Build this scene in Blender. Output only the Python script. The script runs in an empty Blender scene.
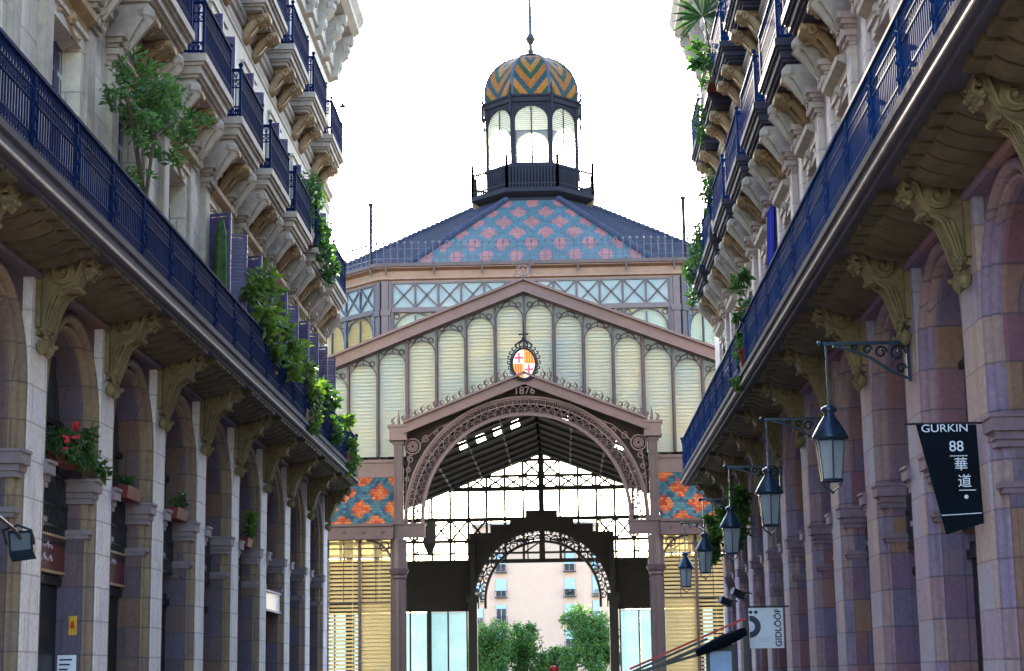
import bpy, math, random
from mathutils import Vector, Matrix, noise
random.seed(7)
S = bpy.context.scene
COL = S.collection
CZ = 1.6            # eye height: heights below are measured from the eye, the ground is at z = 0
PI = math.pi
def R(a): return math.radians(a)

# ------------------------------------------------------------------ mesh builder
class MB:
    def __init__(s): s.v = []; s.f = []
    def add(s, vs, fs):
        b = len(s.v); s.v += [tuple(p) for p in vs]; s.f += [tuple(i + b for i in f) for f in fs]; return s
    def quad(s, a, b, c, d): return s.add([a, b, c, d], [(0, 1, 2, 3)])
    def poly(s, pts): return s.add(pts, [tuple(range(len(pts)))])
    def box(s, x0, x1, y0, y1, z0, z1):
        v = [(x, y, z) for x in (x0, x1) for y in (y0, y1) for z in (z0, z1)]
        return s.add(v, [(0, 1, 3, 2), (4, 6, 7, 5), (0, 4, 5, 1), (2, 3, 7, 6), (0, 2, 6, 4), (1, 5, 7, 3)])
    def prism(s, poly, fn, t0, t1, caps=True):
        n = len(poly)
        v = [fn(a, b, t0) for a, b in poly] + [fn(a, b, t1) for a, b in poly]
        f = [(i, (i + 1) % n, n + (i + 1) % n, n + i) for i in range(n)]
        if caps: f += [tuple(range(n)), tuple(range(2 * n - 1, n - 1, -1))]
        return s.add(v, f)
    def bar(s, a, b, w, h=None, up=(0, 0, 1)):
        h = w if h is None else h
        a = Vector(a); b = Vector(b); d = (b - a).normalized(); u = Vector(up)
        if abs(d.dot(u)) > .95: u = Vector((1, 0, 0))
        x = d.cross(u).normalized(); u = x.cross(d)
        v = []
        for p in (a, b):
            for i, j in ((-1, -1), (1, -1), (1, 1), (-1, 1)): v.append(p + x * (w / 2 * i) + u * (h / 2 * j))
        return s.add(v, [(0, 1, 2, 3), (7, 6, 5, 4), (0, 4, 5, 1), (1, 5, 6, 2), (2, 6, 7, 3), (3, 7, 4, 0)])
    def tube(s, pts, r, n=6, closed=False):
        pts = [Vector(p) for p in pts]; m = len(pts)
        rs = r if isinstance(r, (list, tuple)) else [r] * m
        vs = []; fs = []
        prev = None
        for i, p in enumerate(pts):
            if closed: t = (pts[(i + 1) % m] - pts[i - 1])
            else: t = pts[min(i + 1, m - 1)] - pts[max(i - 1, 0)]
            t = t.normalized() if t.length > 1e-9 else Vector((0, 0, 1))
            if prev is None:
                a = Vector((0, 0, 1)) if abs(t.z) < .9 else Vector((1, 0, 0))
                x = t.cross(a).normalized()
            else:
                x = prev - t * prev.dot(t)
                x = x.normalized() if x.length > 1e-6 else t.orthogonal().normalized()
            prev = x; y = t.cross(x)
            for k in range(n):
                a = 2 * PI * k / n
                vs.append(p + (x * math.cos(a) + y * math.sin(a)) * rs[i])
        for i in range(m if closed else m - 1):
            j = (i + 1) % m
            for k in range(n): fs.append((i * n + k, i * n + (k + 1) % n, j * n + (k + 1) % n, j * n + k))
        if not closed: fs += [tuple(range(n - 1, -1, -1)), tuple(range((m - 1) * n, m * n))]
        return s.add(vs, fs)
    def lathe(s, c, prof, n=12, ph=0.):
        vs = []; fs = []
        for r, z in prof:
            for k in range(n):
                a = 2 * PI * k / n + ph
                vs.append((c[0] + r * math.cos(a), c[1] + r * math.sin(a), c[2] + z))
        for i in range(len(prof) - 1):
            for k in range(n): fs.append((i * n + k, i * n + (k + 1) % n, (i + 1) * n + (k + 1) % n, (i + 1) * n + k))
        fs += [tuple(range(n - 1, -1, -1)), tuple(range((len(prof) - 1) * n, len(prof) * n))]
        return s.add(vs, fs)
    def ball(s, c, r, sc=(1, 1, 1), n=8):
        m = n // 2 + 1
        prof = [(max(.001, math.sin(PI * i / m)) , -math.cos(PI * i / m)) for i in range(m + 1)]
        b = len(s.v); s.lathe((0, 0, 0), prof, n)
        for i in range(b, len(s.v)):
            x, y, z = s.v[i]; s.v[i] = (c[0] + x * r * sc[0], c[1] + y * r * sc[1], c[2] + z * r * sc[2])
        return s
    def leaves(s, c, rad, n, size, flat=0.3, rng=random, clumps=None):
        """n small folded leaves through clumps spread in an ellipsoid"""
        cl = clumps or [(Vector((rng.gauss(0, .5), rng.gauss(0, .5), rng.gauss(0, .5))), rng.uniform(.25, .5)) for _ in range(max(3, n // 45))]
        for i in range(n):
            k, cr = rng.choice(cl)
            d = Vector((rng.gauss(0, 1), rng.gauss(0, 1), rng.gauss(0, 1))).normalized() * cr * rng.uniform(.3, 1) ** .5
            q = k + d
            if q.length > 1.15: q = q.normalized() * rng.uniform(.8, 1.1)
            p = Vector((c[0] + q.x * rad[0], c[1] + q.y * rad[1], c[2] + q.z * rad[2]))
            t = Vector((rng.gauss(0, 1), rng.gauss(0, 1), rng.gauss(0, .7) - .25)).normalized()
            w = t.orthogonal().normalized(); w.rotate(Matrix.Rotation(rng.uniform(0, 6.28), 3, t))
            nn = t.cross(w); L = size * rng.uniform(.6, 1.3); W = L * .42
            s.add([p, p + t * L * .5 + w * W * .5 + nn * W * flat, p + t * L, p + t * L * .5 - w * W * .5 + nn * W * flat, ], [(0, 1, 2), (0, 2, 3)])
        return s

WL = {}
def wl(o): return WL.get(o.name, (0, 0, 0)) if o else (0, 0, 0)
def tag(o, label=None, cat=None, group=None, kind=None):
    if label: o['label'] = label
    if cat: o['category'] = cat
    if group: o['group'] = group
    if kind: o['kind'] = kind
    return o
def mpe(nm, parent):
    o = bpy.data.objects.new(nm, None); COL.objects.link(o); o.parent = parent; o.empty_display_size = .1; WL[o.name] = wl(parent); return o
def empty(name, loc, label=None, cat=None, group=None):
    o = bpy.data.objects.new(name, None); COL.objects.link(o); o.empty_display_size = .2
    o.location = (loc[0], loc[1], loc[2] + CZ); WL[o.name] = tuple(loc)
    return tag(o, label, cat, group)
def obj(name, mb, mat, parent=None, origin=None, smooth=False):
    pl = wl(parent); org = tuple(origin) if origin is not None else (pl if parent else None)
    if org is None:                                   # a thing of one mesh: origin at its base centre
        xs = [p[0] for p in mb.v]; ys = [p[1] for p in mb.v]; zs = [p[2] for p in mb.v]
        org = ((min(xs) + max(xs)) / 2, (min(ys) + max(ys)) / 2, min(zs))
    me = bpy.data.meshes.new(name)
    me.from_pydata([(x - org[0], y - org[1], z - org[2]) for x, y, z in mb.v], [], mb.f)
    if smooth: me.polygons.foreach_set('use_smooth', [True] * len(me.polygons))
    me.update(); me.materials.append(mat)
    o = bpy.data.objects.new(name, me); COL.objects.link(o); WL[o.name] = org
    if parent:
        o.parent = parent; o.location = (org[0] - pl[0], org[1] - pl[1], org[2] - pl[2])
    else: o.location = (org[0], org[1], org[2] + CZ)
    return o
def copy_tree(o, delta=(0, 0, 0), parent=None):
    c = o.copy(); COL.objects.link(c)
    if parent is not None: c.parent = parent
    c.location = Vector(o.location) + Vector(delta)
    w = wl(o); WL[c.name] = (w[0] + delta[0], w[1] + delta[1], w[2] + delta[2])
    for ch in [x for x in o.children]: copy_tree(ch, (0, 0, 0), c)
    return c
def text(name, body, loc, rx, size, mat, parent, ext=.004, align='CENTER', roll=0., sx=1., off=0.):
    cu = bpy.data.curves.new(name, 'FONT'); cu.body = body; cu.size = size; cu.extrude = ext
    cu.offset = off; cu.align_x = align; cu.align_y = 'CENTER'; cu.materials.append(mat)
    t = bpy.data.objects.new('lettering', cu); COL.objects.link(t)
    dg = bpy.context.evaluated_depsgraph_get(); dg.update()
    me = bpy.data.meshes.new_from_object(t.evaluated_get(dg)); bpy.data.objects.remove(t); me.name = name
    if not me.materials: me.materials.append(mat)
    o = bpy.data.objects.new(name, me); COL.objects.link(o)
    pl = wl(parent); o.parent = parent; o.location = (loc[0] - pl[0], loc[1] - pl[1], loc[2] - pl[2])
    o.rotation_euler = (rx, -roll, 0); o.scale = (sx, 1, 1)
    return o

# ------------------------------------------------------------------ materials
def newmat(name):
    m = bpy.data.materials.new(name); m.use_nodes = True
    nt = m.node_tree; nt.nodes.clear()
    out = nt.nodes.new('ShaderNodeOutputMaterial'); b = nt.nodes.new('ShaderNodeBsdfPrincipled')
    nt.links.new(b.outputs[0], out.inputs[0])
    return m, nt, b, out
def N(nt, t, **kw):
    n = nt.nodes.new(t)
    for k, v in kw.items():
        if k.startswith('i_'):
            key = k[2:]; n.inputs[int(key) if key.isdigit() else key].default_value = v
        else: setattr(n, k, v)
    return n
def M(nt, op, a, b=None, c=None):
    n = nt.nodes.new('ShaderNodeMath'); n.operation = op
    for i, x in enumerate((a, b, c)):
        if x is None: continue
        if isinstance(x, (int, float)): n.inputs[i].default_value = x
        else: nt.links.new(x, n.inputs[i])
    return n.outputs[0]
def ramp(nt, fac, cols, interp='LINEAR'):
    n = nt.nodes.new('ShaderNodeValToRGB'); cr = n.color_ramp; cr.interpolation = interp
    while len(cr.elements) < len(cols): cr.elements.new(.5)
    for e, (p, c) in zip(cr.elements, cols): e.position = p; e.color = (*c, 1)
    nt.links.new(fac, n.inputs[0]); return n.outputs[0]
def mixc(nt, fac, a, b, mode='MIX'):
    n = nt.nodes.new('ShaderNodeMix'); n.data_type = 'RGBA'; n.blend_type = mode
    for i, x in ((0, fac), (6, a), (7, b)):
        if isinstance(x, (int, float)): n.inputs[i].default_value = x
        elif isinstance(x, tuple): n.inputs[i].default_value = (*x, 1) if len(x) == 3 else x
        else: nt.links.new(x, n.inputs[i])
    return n.outputs[2]
def geo_xyz(nt):
    g = nt.nodes.new('ShaderNodeNewGeometry'); s = nt.nodes.new('ShaderNodeSeparateXYZ')
    nt.links.new(g.outputs['Position'], s.inputs[0]); return g.outputs['Position'], s.outputs[0], s.outputs[1], s.outputs[2]
def noise_t(nt, vec, scale, detail=4., rough=.6):
    n = N(nt, 'ShaderNodeTexNoise', i_Scale=scale, i_Detail=detail, i_Roughness=rough); nt.links.new(vec, n.inputs['Vector']); return n.outputs[0]
def bump(nt, b, h, strength, dist=.02):
    n = N(nt, 'ShaderNodeBump', i_Strength=strength, i_Distance=dist); nt.links.new(h, n.inputs['Height']); nt.links.new(n.outputs[0], b.inputs['Normal'])
def plain(name, col, rough=.6, metal=0., var=.25, scale=6., bmp=.15, col2=None, spec=.5):
    """one colour with weathering: two-scale noise mottling and a faint bump"""
    m, nt, b, out = newmat(name); pos, x, y, z = geo_xyz(nt)
    a = noise_t(nt, pos, scale); c = noise_t(nt, pos, scale * .17, 3.)
    f = M(nt, 'MULTIPLY_ADD', a, .6, M(nt, 'MULTIPLY', c, .4))
    d = tuple(max(0, q * (1 - var)) for q in col); l = col2 or tuple(min(1, q * (1 + var)) for q in col)
    nt.links.new(ramp(nt, f, [(.3, d), (.7, l)]), b.inputs['Base Color'])
    b.inputs['Roughness'].default_value = rough; b.inputs['Metallic'].default_value = metal; b.inputs['Specular IOR Level'].default_value = spec
    if bmp: bump(nt, b, a, bmp)
    return m
def blocks(name, cols, L=1.1, h=.5, joint=(.05, .045, .05), jw=.012, zoff=0., rough=.8, stain=(.10, .07, .06), stain_amt=.35, vcol=.12):
    """ashlar: every block takes its own colour; mortar joints, veins and stains in the stone"""
    m, nt, b, out = newmat(name); pos, x, y, z = geo_xyz(nt)
    u = M(nt, 'DIVIDE', M(nt, 'ADD', x, y), L); v = M(nt, 'DIVIDE', M(nt, 'ADD', z, 50 + zoff), h)
    row = M(nt, 'FLOOR', v)
    uu = M(nt, 'ADD', u, M(nt, 'MULTIPLY', M(nt, 'MODULO', row, 2.), .5))
    cell = M(nt, 'FLOOR', uu)
    cb = N(nt, 'ShaderNodeCombineXYZ'); nt.links.new(row, cb.inputs[0]); nt.links.new(cell, cb.inputs[1])
    sgn = M(nt, 'SIGN', x); nt.links.new(sgn, cb.inputs[2])
    wn = N(nt, 'ShaderNodeTexWhiteNoise', noise_dimensions='3D'); nt.links.new(cb.outputs[0], wn.inputs['Vector'])
    n = len(cols); base = ramp(nt, wn.outputs['Value'], [(i / n, c) for i, c in enumerate(cols)], 'CONSTANT')
    n1 = noise_t(nt, pos, 1.3, 5.); n2 = noise_t(nt, pos, 14., 4.)
    base = mixc(nt, M(nt, 'MULTIPLY', ramp_v(nt, n1, .5, .72), stain_amt), base, stain)
    base = mixc(nt, 1.0, base, ramp(nt, n2, [(.3, (1 - vcol * 1.6,) * 3), (.7, (1 + vcol,) * 3)]), 'MULTIPLY')
    mp_ = N(nt, 'ShaderNodeMapping'); mp_.inputs['Scale'].default_value = (5., 5., .35); nt.links.new(pos, mp_.inputs[0])
    n3 = noise_t(nt, mp_.outputs[0], 1., 5., .65); n4 = noise_t(nt, pos, 55., 3.)
    base = mixc(nt, M(nt, 'MULTIPLY', ramp_v(nt, n3, .52, .74), stain_amt * 1.1), base, tuple(q * .55 for q in stain))
    base = mixc(nt, M(nt, 'MULTIPLY', ramp_v(nt, n4, .60, .72), .35), base, tuple(q * .6 for q in stain))
    fv = M(nt, 'FRACT', v); fu = M(nt, 'FRACT', uu)
    jh = M(nt, 'LESS_THAN', fv, 2 * jw / h); ju = M(nt, 'LESS_THAN', fu, 2 * jw / L)
    j = M(nt, 'MAXIMUM', jh, ju)
    nt.links.new(mixc(nt, M(nt, 'MULTIPLY', j, .6), base, joint), b.inputs['Base Color'])
    b.inputs['Roughness'].default_value = rough
    bump(nt, b, M(nt, 'SUBTRACT', M(nt, 'ADD', M(nt, 'MULTIPLY', n2, .5), M(nt, 'MULTIPLY', n4, .35)), j), .6, .02)
    return m
def ramp_v(nt, fac, a, b):
    n = N(nt, 'ShaderNodeMapRange', clamp=True); n.inputs[1].default_value = a; n.inputs[2].default_value = b
    nt.links.new(fac, n.inputs[0]); return n.outputs[0]
def foliage(name, dark, light, trans=.35):
    m, nt, b, out = newmat(name); pos, x, y, z = geo_xyz(nt)
    n1 = noise_t(nt, pos, 1.8, 3.); n2 = noise_t(nt, pos, 11., 2.)
    f = M(nt, 'MULTIPLY_ADD', n1, .55, M(nt, 'MULTIPLY', n2, .45))
    c = ramp(nt, f, [(.34, dark), (.66, light)])
    nt.links.new(c, b.inputs['Base Color']); b.inputs['Roughness'].default_value = .5
    t = N(nt, 'ShaderNodeBsdfTranslucent'); nt.links.new(mixc(nt, 1., c, (1.3, 1.5, .6), 'MULTIPLY'), t.inputs[0])
    mx = N(nt, 'ShaderNodeMixShader', i_0=trans); nt.links.new(b.outputs[0], mx.inputs[1]); nt.links.new(t.outputs[0], mx.inputs[2]); nt.links.new(mx.outputs[0], out.inputs[0])
    return m
def glass(name, tint, clear=.7, rough=.08):
    """thin pane: tinted see-through with a reflection"""
    m, nt, b, out = newmat(name)
    t = N(nt, 'ShaderNodeBsdfTransparent'); t.inputs[0].default_value = (*tint, 1)
    b.inputs['Base Color'].default_value = (*tint, 1); b.inputs['Roughness'].default_value = rough
    mx = N(nt, 'ShaderNodeMixShader', i_0=clear); nt.links.new(b.outputs[0], mx.inputs[1]); nt.links.new(t.outputs[0], mx.inputs[2]); nt.links.new(mx.outputs[0], out.inputs[0])
    return m
def frosted(name, col, trans=.5, clear=.1, col2=None):
    """ribbed glass slat: scatters light front and back, lets a little straight through"""
    m, nt, b, out = newmat(name); pos, x, y, z = geo_xyz(nt)
    n1 = noise_t(nt, pos, .5, 3.); n2 = noise_t(nt, pos, 9., 3.)
    f = M(nt, 'MULTIPLY_ADD', n1, .7, M(nt, 'MULTIPLY', n2, .3))
    c = ramp(nt, f, [(.35, col), (.65, col2 or tuple(min(1, q * 1.15) for q in col))])
    nt.links.new(c, b.inputs['Base Color']); b.inputs['Roughness'].default_value = .35
    t = N(nt, 'ShaderNodeBsdfTranslucent'); nt.links.new(c, t.inputs[0])
    mx = N(nt, 'ShaderNodeMixShader', i_0=trans); nt.links.new(b.outputs[0], mx.inputs[1]); nt.links.new(t.outputs[0], mx.inputs[2])
    tr = N(nt, 'ShaderNodeBsdfTransparent'); nt.links.new(c, tr.inputs[0])
    m2 = N(nt, 'ShaderNodeMixShader', i_0=clear); nt.links.new(mx.outputs[0], m2.inputs[1]); nt.links.new(tr.outputs[0], m2.inputs[2]); nt.links.new(m2.outputs[0], out.inputs[0])
    return m
def tiles(name, ground, diamond, pu, pv, tu, tv, x0, z0, size=.34, gvar=None, dvar=None):
    """roof of small flat tiles laid in a diamond lattice; each tile keeps its own shade"""
    m, nt, b, out = newmat(name); pos, x, y, z = geo_xyz(nt)
    X = M(nt, 'SUBTRACT', x, x0); Z = M(nt, 'SUBTRACT', z, z0)
    rz = M(nt, 'FLOOR', M(nt, 'DIVIDE', Z, tv))
    xs = M(nt, 'ADD', M(nt, 'DIVIDE', X, tu), M(nt, 'MULTIPLY', M(nt, 'MODULO', M(nt, 'ABSOLUTE', rz), 2.), .5))
    rx = M(nt, 'FLOOR', xs)
    qx = M(nt, 'MULTIPLY', M(nt, 'ADD', M(nt, 'SUBTRACT', rx, M(nt, 'MULTIPLY', M(nt, 'MODULO', M(nt, 'ABSOLUTE', rz), 2.), .5)), .5), tu)
    qz = M(nt, 'MULTIPLY', M(nt, 'ADD', rz, .5), tv)
    def tri(v, p): return M(nt, 'ABSOLUTE', M(nt, 'SUBTRACT', M(nt, 'FRACT', M(nt, 'ADD', M(nt, 'DIVIDE', v, p), 100.)), .5))
    d1 = M(nt, 'ADD', tri(qx, pu), tri(qz, pv))              # diamond at cell corners
    def trs(v, p): return M(nt, 'ABSOLUTE', M(nt, 'SUBTRACT', M(nt, 'FRACT', M(nt, 'ADD', M(nt, 'DIVIDE', v, p), 100.5)), .5))
    d2 = M(nt, 'ADD', trs(qx, pu), trs(qz, pv))
    ins = M(nt, 'MAXIMUM', M(nt, 'LESS_THAN', d1, size), M(nt, 'LESS_THAN', d2, size))
    cb = N(nt, 'ShaderNodeCombineXYZ'); nt.links.new(rx, cb.inputs[0]); nt.links.new(rz, cb.inputs[1])
    wn = N(nt, 'ShaderNodeTexWhiteNoise', noise_dimensions='2D'); nt.links.new(cb.outputs[0], wn.inputs['Vector'])
    g = ramp(nt, wn.outputs[0], [(0, ground), (1, gvar or ground)]); dd = ramp(nt, wn.outputs[0], [(0, diamond), (1, dvar or diamond)])
    c = mixc(nt, ins, g, dd)
    fz = M(nt, 'FRACT', M(nt, 'DIVIDE', M(nt, 'ADD', Z, 100 * tv), tv)); fx = M(nt, 'FRACT', M(nt, 'ADD', xs, 100.))
    j = M(nt, 'MAXIMUM', M(nt, 'LESS_THAN', fz, .14), M(nt, 'LESS_THAN', fx, .10))
    nw = noise_t(nt, pos, .8, 4.)
    c = mixc(nt, M(nt, 'MULTIPLY', j, .55), c, tuple(q * .35 for q in ground))
    c = mixc(nt, 1., c, ramp(nt, nw, [(.3, (.75,) * 3), (.7, (1.15,) * 3)]), 'MULTIPLY')
    nt.links.new(c, b.inputs['Base Color']); b.inputs['Roughness'].default_value = .7; b.inputs['Specular IOR Level'].default_value = .12
    bump(nt, b, M(nt, 'SUBTRACT', 1., j), .4, .02)
    return m
def chevron(name, cols, xc, yc):
    """glazed dome tiles in chevrons on each of the eight lobes"""
    m, nt, b, out = newmat(name); pos, x, y, z = geo_xyz(nt)
    ang = M(nt, 'ARCTAN2', M(nt, 'SUBTRACT', x, xc), M(nt, 'SUBTRACT', yc, y))
    s = M(nt, 'FRACT', M(nt, 'ADD', M(nt, 'DIVIDE', ang, PI / 4), 100.5))
    t = M(nt, 'ABSOLUTE', M(nt, 'SUBTRACT', s, .5))
    v = M(nt, 'FRACT', M(nt, 'SUBTRACT', M(nt, 'MULTIPLY', z, .46), M(nt, 'MULTIPLY', t, 1.35)))
    c = ramp(nt, v, cols, 'CONSTANT')
    c = mixc(nt, M(nt, 'GREATER_THAN', t, .455), c, (.03, .07, .11))
    n = noise_t(nt, pos, 6., 3.); c = mixc(nt, 1., c, ramp(nt, n, [(.3, (.7,) * 3), (.7, (1.2,) * 3)]), 'MULTIPLY')
    nt.links.new(c, b.inputs['Base Color']); b.inputs['Roughness'].default_value = .55; b.inputs['Specular IOR Level'].default_value = .12
    return m

MT = {}
MT['stoneL'] = blocks('violet grey ashlar', [(.125, .082, .088), (.10, .075, .105), (.14, .092, .075), (.105, .083, .125), (.15, .088, .07), (.095, .07, .085)])  # violet of the shadows mixed into the grey stone tones
MT['stripL'] = blocks('sky brightened pier limestone', [(.68, .64, .63), (.72, .67, .64), (.65, .62, .64)], joint=(.25, .22, .22), stain=(.3, .25, .22))  # pier fronts paler than jambs; part of that is skylight in the colour
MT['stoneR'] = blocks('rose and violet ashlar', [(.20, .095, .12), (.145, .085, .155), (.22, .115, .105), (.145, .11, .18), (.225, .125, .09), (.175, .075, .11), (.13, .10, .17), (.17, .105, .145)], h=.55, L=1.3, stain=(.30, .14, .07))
MT['stripR'] = blocks('rose pier stone', [(.36, .235, .26), (.30, .22, .32), (.40, .29, .27), (.32, .29, .37)], h=.55, L=1.3, joint=(.16, .11, .12), stain=(.35, .2, .15))  # rose fronts lifted above the jamb blocks, partly for light falling on them
MT['upperL'] = blocks('cream ashlar', [(.70, .60, .46), (.66, .57, .46), (.72, .62, .48)], L=1.5, h=.62, joint=(.26, .21, .18), jw=.014, stain=(.40, .33, .27), stain_amt=.4, vcol=.08)
MT['upperR'] = blocks('rosy cream ashlar', [(.60, .49, .42), (.58, .47, .43), (.64, .52, .45)], L=1.5, h=.62, joint=(.26, .18, .17), jw=.014, stain=(.40, .28, .24), stain_amt=.4, vcol=.08)
MT['trim'] = plain('worn moulding stone', (.42, .35, .28), .8, var=.35, scale=5, bmp=.3)
MT['gold'] = plain('ochre corbel stone', (.40, .27, .14), .8, var=.45, scale=4, bmp=.3)
MT['console'] = plain('shaded golden console stone', (.165, .128, .062), .8, var=.5, scale=7, bmp=.5)  # darkened for occlusion under the balcony, with golden arcade light mixed in
MT['rib'] = plain('shade darkened soffit stone', (.085, .064, .03), .85, var=.55, scale=4, bmp=.35)  # albedo lowered in place of occlusion; golden tint stands for arcade light
MT['soffit'] = plain('blue grey soffit stone', (.042, .038, .056), .8, var=.35, scale=2, bmp=.2)  # soffit colour lowered to deepen the shade beneath the balconies
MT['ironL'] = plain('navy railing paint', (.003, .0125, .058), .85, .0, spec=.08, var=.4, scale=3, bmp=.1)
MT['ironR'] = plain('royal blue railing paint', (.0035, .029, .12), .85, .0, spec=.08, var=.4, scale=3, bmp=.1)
MT['black'] = plain('black iron paint', (.012, .013, .018), .45, var=.4, bmp=.1)
MT['lampiron'] = plain('blue black lamp paint', (.012, .030, .055), .3, .3, var=.4, bmp=.05)
MT['shutter'] = plain('plum shutter paint', (.07, .05, .13), .5, var=.3, bmp=.1)
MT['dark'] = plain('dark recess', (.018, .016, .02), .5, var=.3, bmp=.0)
MT['pane'] = glass('dark window pane', (.05, .06, .08), .05, .06)
MT['sign'] = plain('oxblood sign board', (.12, .03, .03), .5, var=.35, bmp=.1)
MT['faded'] = plain('faded lettering', (.45, .38, .48), .6, var=.35)
MT['goldline'] = plain('brass strip', (.45, .33, .18), .5, var=.2)
MT['white'] = plain('white enamel', (.72, .76, .84), .4, var=.06, bmp=.0)
MT['ink'] = plain('navy ink', (.012, .02, .06), .5, var=.1, bmp=.0)
MT['yellow'] = plain('yellow sticker', (.75, .45, .02), .5, var=.1, bmp=.0)
MT['red'] = plain('signal red', (.45, .02, .02), .5, var=.25, bmp=.0)
MT['terra'] = plain('terracotta red pot', (.13, .014, .010), .7, var=.3)
MT['mauve'] = plain('mauve iron', (.042, .027, .032), .5, .1, var=.3, scale=2.5, bmp=.1)
MT['mauve_l'] = plain('pale mauve iron', (.085, .056, .055), .5, .1, var=.25, scale=2.5, bmp=.1)
MT['greyiron'] = plain('slate iron', (.035, .038, .06), .5, .2, var=.3, scale=2.5, bmp=.1)
MT['tan'] = plain('tan painted timber', (.20, .115, .075), .6, var=.25, scale=2)
MT['slat'] = frosted('ribbed glass slats', (.60, .70, .68), .5, .28, (.82, .80, .60))
MT['slat_r'] = frosted('far glass slats', (.13, .235, .28), .3, .02, (.20, .31, .36))
MT['ringL'] = blocks('tan arch moulding', [(.22, .155, .10), (.19, .135, .11), (.24, .17, .105)])  # brighter than the arch blocks, as if the mouldings catch light
MT['ringR'] = blocks('rose arch moulding', [(.27, .17, .20), (.22, .16, .24), (.30, .20, .20)], h=.55, L=1.3)  # rose rim lightened the same way, caught light put into the colour
MT['capL'] = plain('grey violet impost', (.19, .155, .17), .8, var=.3, bmp=.2)
MT['capR'] = plain('mauve impost', (.18, .12, .155), .8, var=.35, bmp=.2)
MT['slat_l'] = frosted('lantern slats', (.84, .83, .72), .75, .3)
MT['slat_y'] = frosted('warm slats', (.56, .45, .22), .5, .05, (.64, .54, .30))
MT['slat_b'] = frosted('cool glass slats', (.38, .54, .60), .6, .1, (.52, .64, .68))
MT['skyglass'] = glass('clear pane', (.93, .96, .97), .9, .05)
MT['lampglass'] = frosted('lantern glass', (.42, .46, .52), .45, .35)
MT['roofT'] = tiles('teal and rose roof tiles', (.045, .082, .092), (.235, .08, .075), 1.60, 2.25, .16, .20, -1.33, 22.7, .30, (.065, .11, .125), (.29, .11, .095))
MT['roofS'] = tiles('teal and orange skirt tiles', (.018, .045, .075), (.25, .03, .012), 1.32, 1.30, .13, .115, -1.9, 7.5, .33, (.055, .12, .12), (.40, .13, .035))
MT['slate'] = plain('blue slate', (.028, .034, .06), .8, spec=.15, var=.35, scale=3, bmp=.3)
MT['dome'] = chevron('glazed chevrons', [(0, (.17, .058, .008)), (.27, (.014, .038, .02)), (.5, (.20, .08, .012)), (.77, (.012, .034, .04))], -1.33, 108.4)
MT['lead'] = plain('lantern ironwork', (.013, .013, .021), .7, .0, spec=.15, var=.3, bmp=.1)
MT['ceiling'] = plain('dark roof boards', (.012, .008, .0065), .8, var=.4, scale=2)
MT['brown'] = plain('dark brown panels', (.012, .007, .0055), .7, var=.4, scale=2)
MT['truss'] = plain('dark truss iron', (.012, .011, .012), .5, .1, var=.3)
MT['plaster'] = plain('pink cream render', (.66, .43, .31), .85, var=.07, scale=1.2, bmp=.15)
MT['blind'] = plain('pale blue blind', (.38, .52, .58), .6, var=.15)
MT['leafA'] = foliage('olive leaves', (.025, .07, .02), (.10, .20, .06))
MT['leafB'] = foliage('fresh vine leaves', (.016, .055, .012), (.15, .23, .04), .38)
MT['leafC'] = foliage('deep green leaves', (.012, .045, .015), (.06, .14, .03))
MT['leafT'] = foliage('plane tree leaves', (.02, .085, .028), (.14, .27, .055), .35)
MT['fern'] = foliage('hanging fern', (.014, .058, .010), (.075, .165, .025), .4)
MT['petal'] = plain('red geranium', (.65, .03, .05), .5, var=.3)
MT['bark'] = plain('bark', (.09, .065, .045), .9, var=.4, bmp=.5)
MT['cobble'] = blocks('paving slabs', [(.30, .27, .25), (.34, .30, .28), (.27, .25, .24)], L=.8, h=.6)
MT['asphalt'] = plain('asphalt', (.055, .055, .058), .9, var=.25, scale=20, bmp=.3)
MT['earth'] = plain('dusty ground', (.16, .14, .12), .95, var=.25, scale=.3)
MT['navycloth'] = plain('black banner cloth', (.003, .006, .011), .9, var=.3, scale=2, spec=.1)
MT['blue'] = plain('blue cloth', (.02, .03, .35), .8, var=.3)
MT['cloth'] = plain('dark trousers', (.03, .035, .06), .9); MT['shirt'] = plain('grey shirt', (.3, .3, .32), .9)
MT['skin'] = plain('skin', (.45, .27, .19), .5, var=.08, bmp=.0)
MT['screen'] = plain('blue poster', (.22, .36, .62), .3, var=.3, scale=3, bmp=0)

# ------------------------------------------------------------------ setting
def sheet(name, x0, x1, y0, y1, z, mat):
    o = obj(name, MB().quad((x0, y0, z), (x1, y0, z), (x1, y1, z), (x0, y1, z)), mat); tag(o, kind='structure'); return o
G = -CZ
sheet('ground', -700, 700, -300, 1600, G - .012, MT['earth'])
sheet('street', -3.9, 2.6, -60, 55, G - .004, MT['cobble'])
for nm, xa, xb in (('pavement_left', -7.0, -3.9), ('pavement_right', 2.6, 4.9)):
    tag(obj(nm, MB().box(xa, xb, -60, 55, G - .3, G + .12), MT['cobble']), kind='structure')
sheet('road', -90, 90, 55.5, 66, G - .004, MT['asphalt'])
tag(obj('road_markings', MB().quad((-90, 60.6, G), (90, 60.6, G), (90, 60.75, G), (-90, 60.75, G)), MT['white']), kind='structure')
sheet('plaza', -30, 28, 66, 130, G - .004, MT['cobble'])

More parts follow.
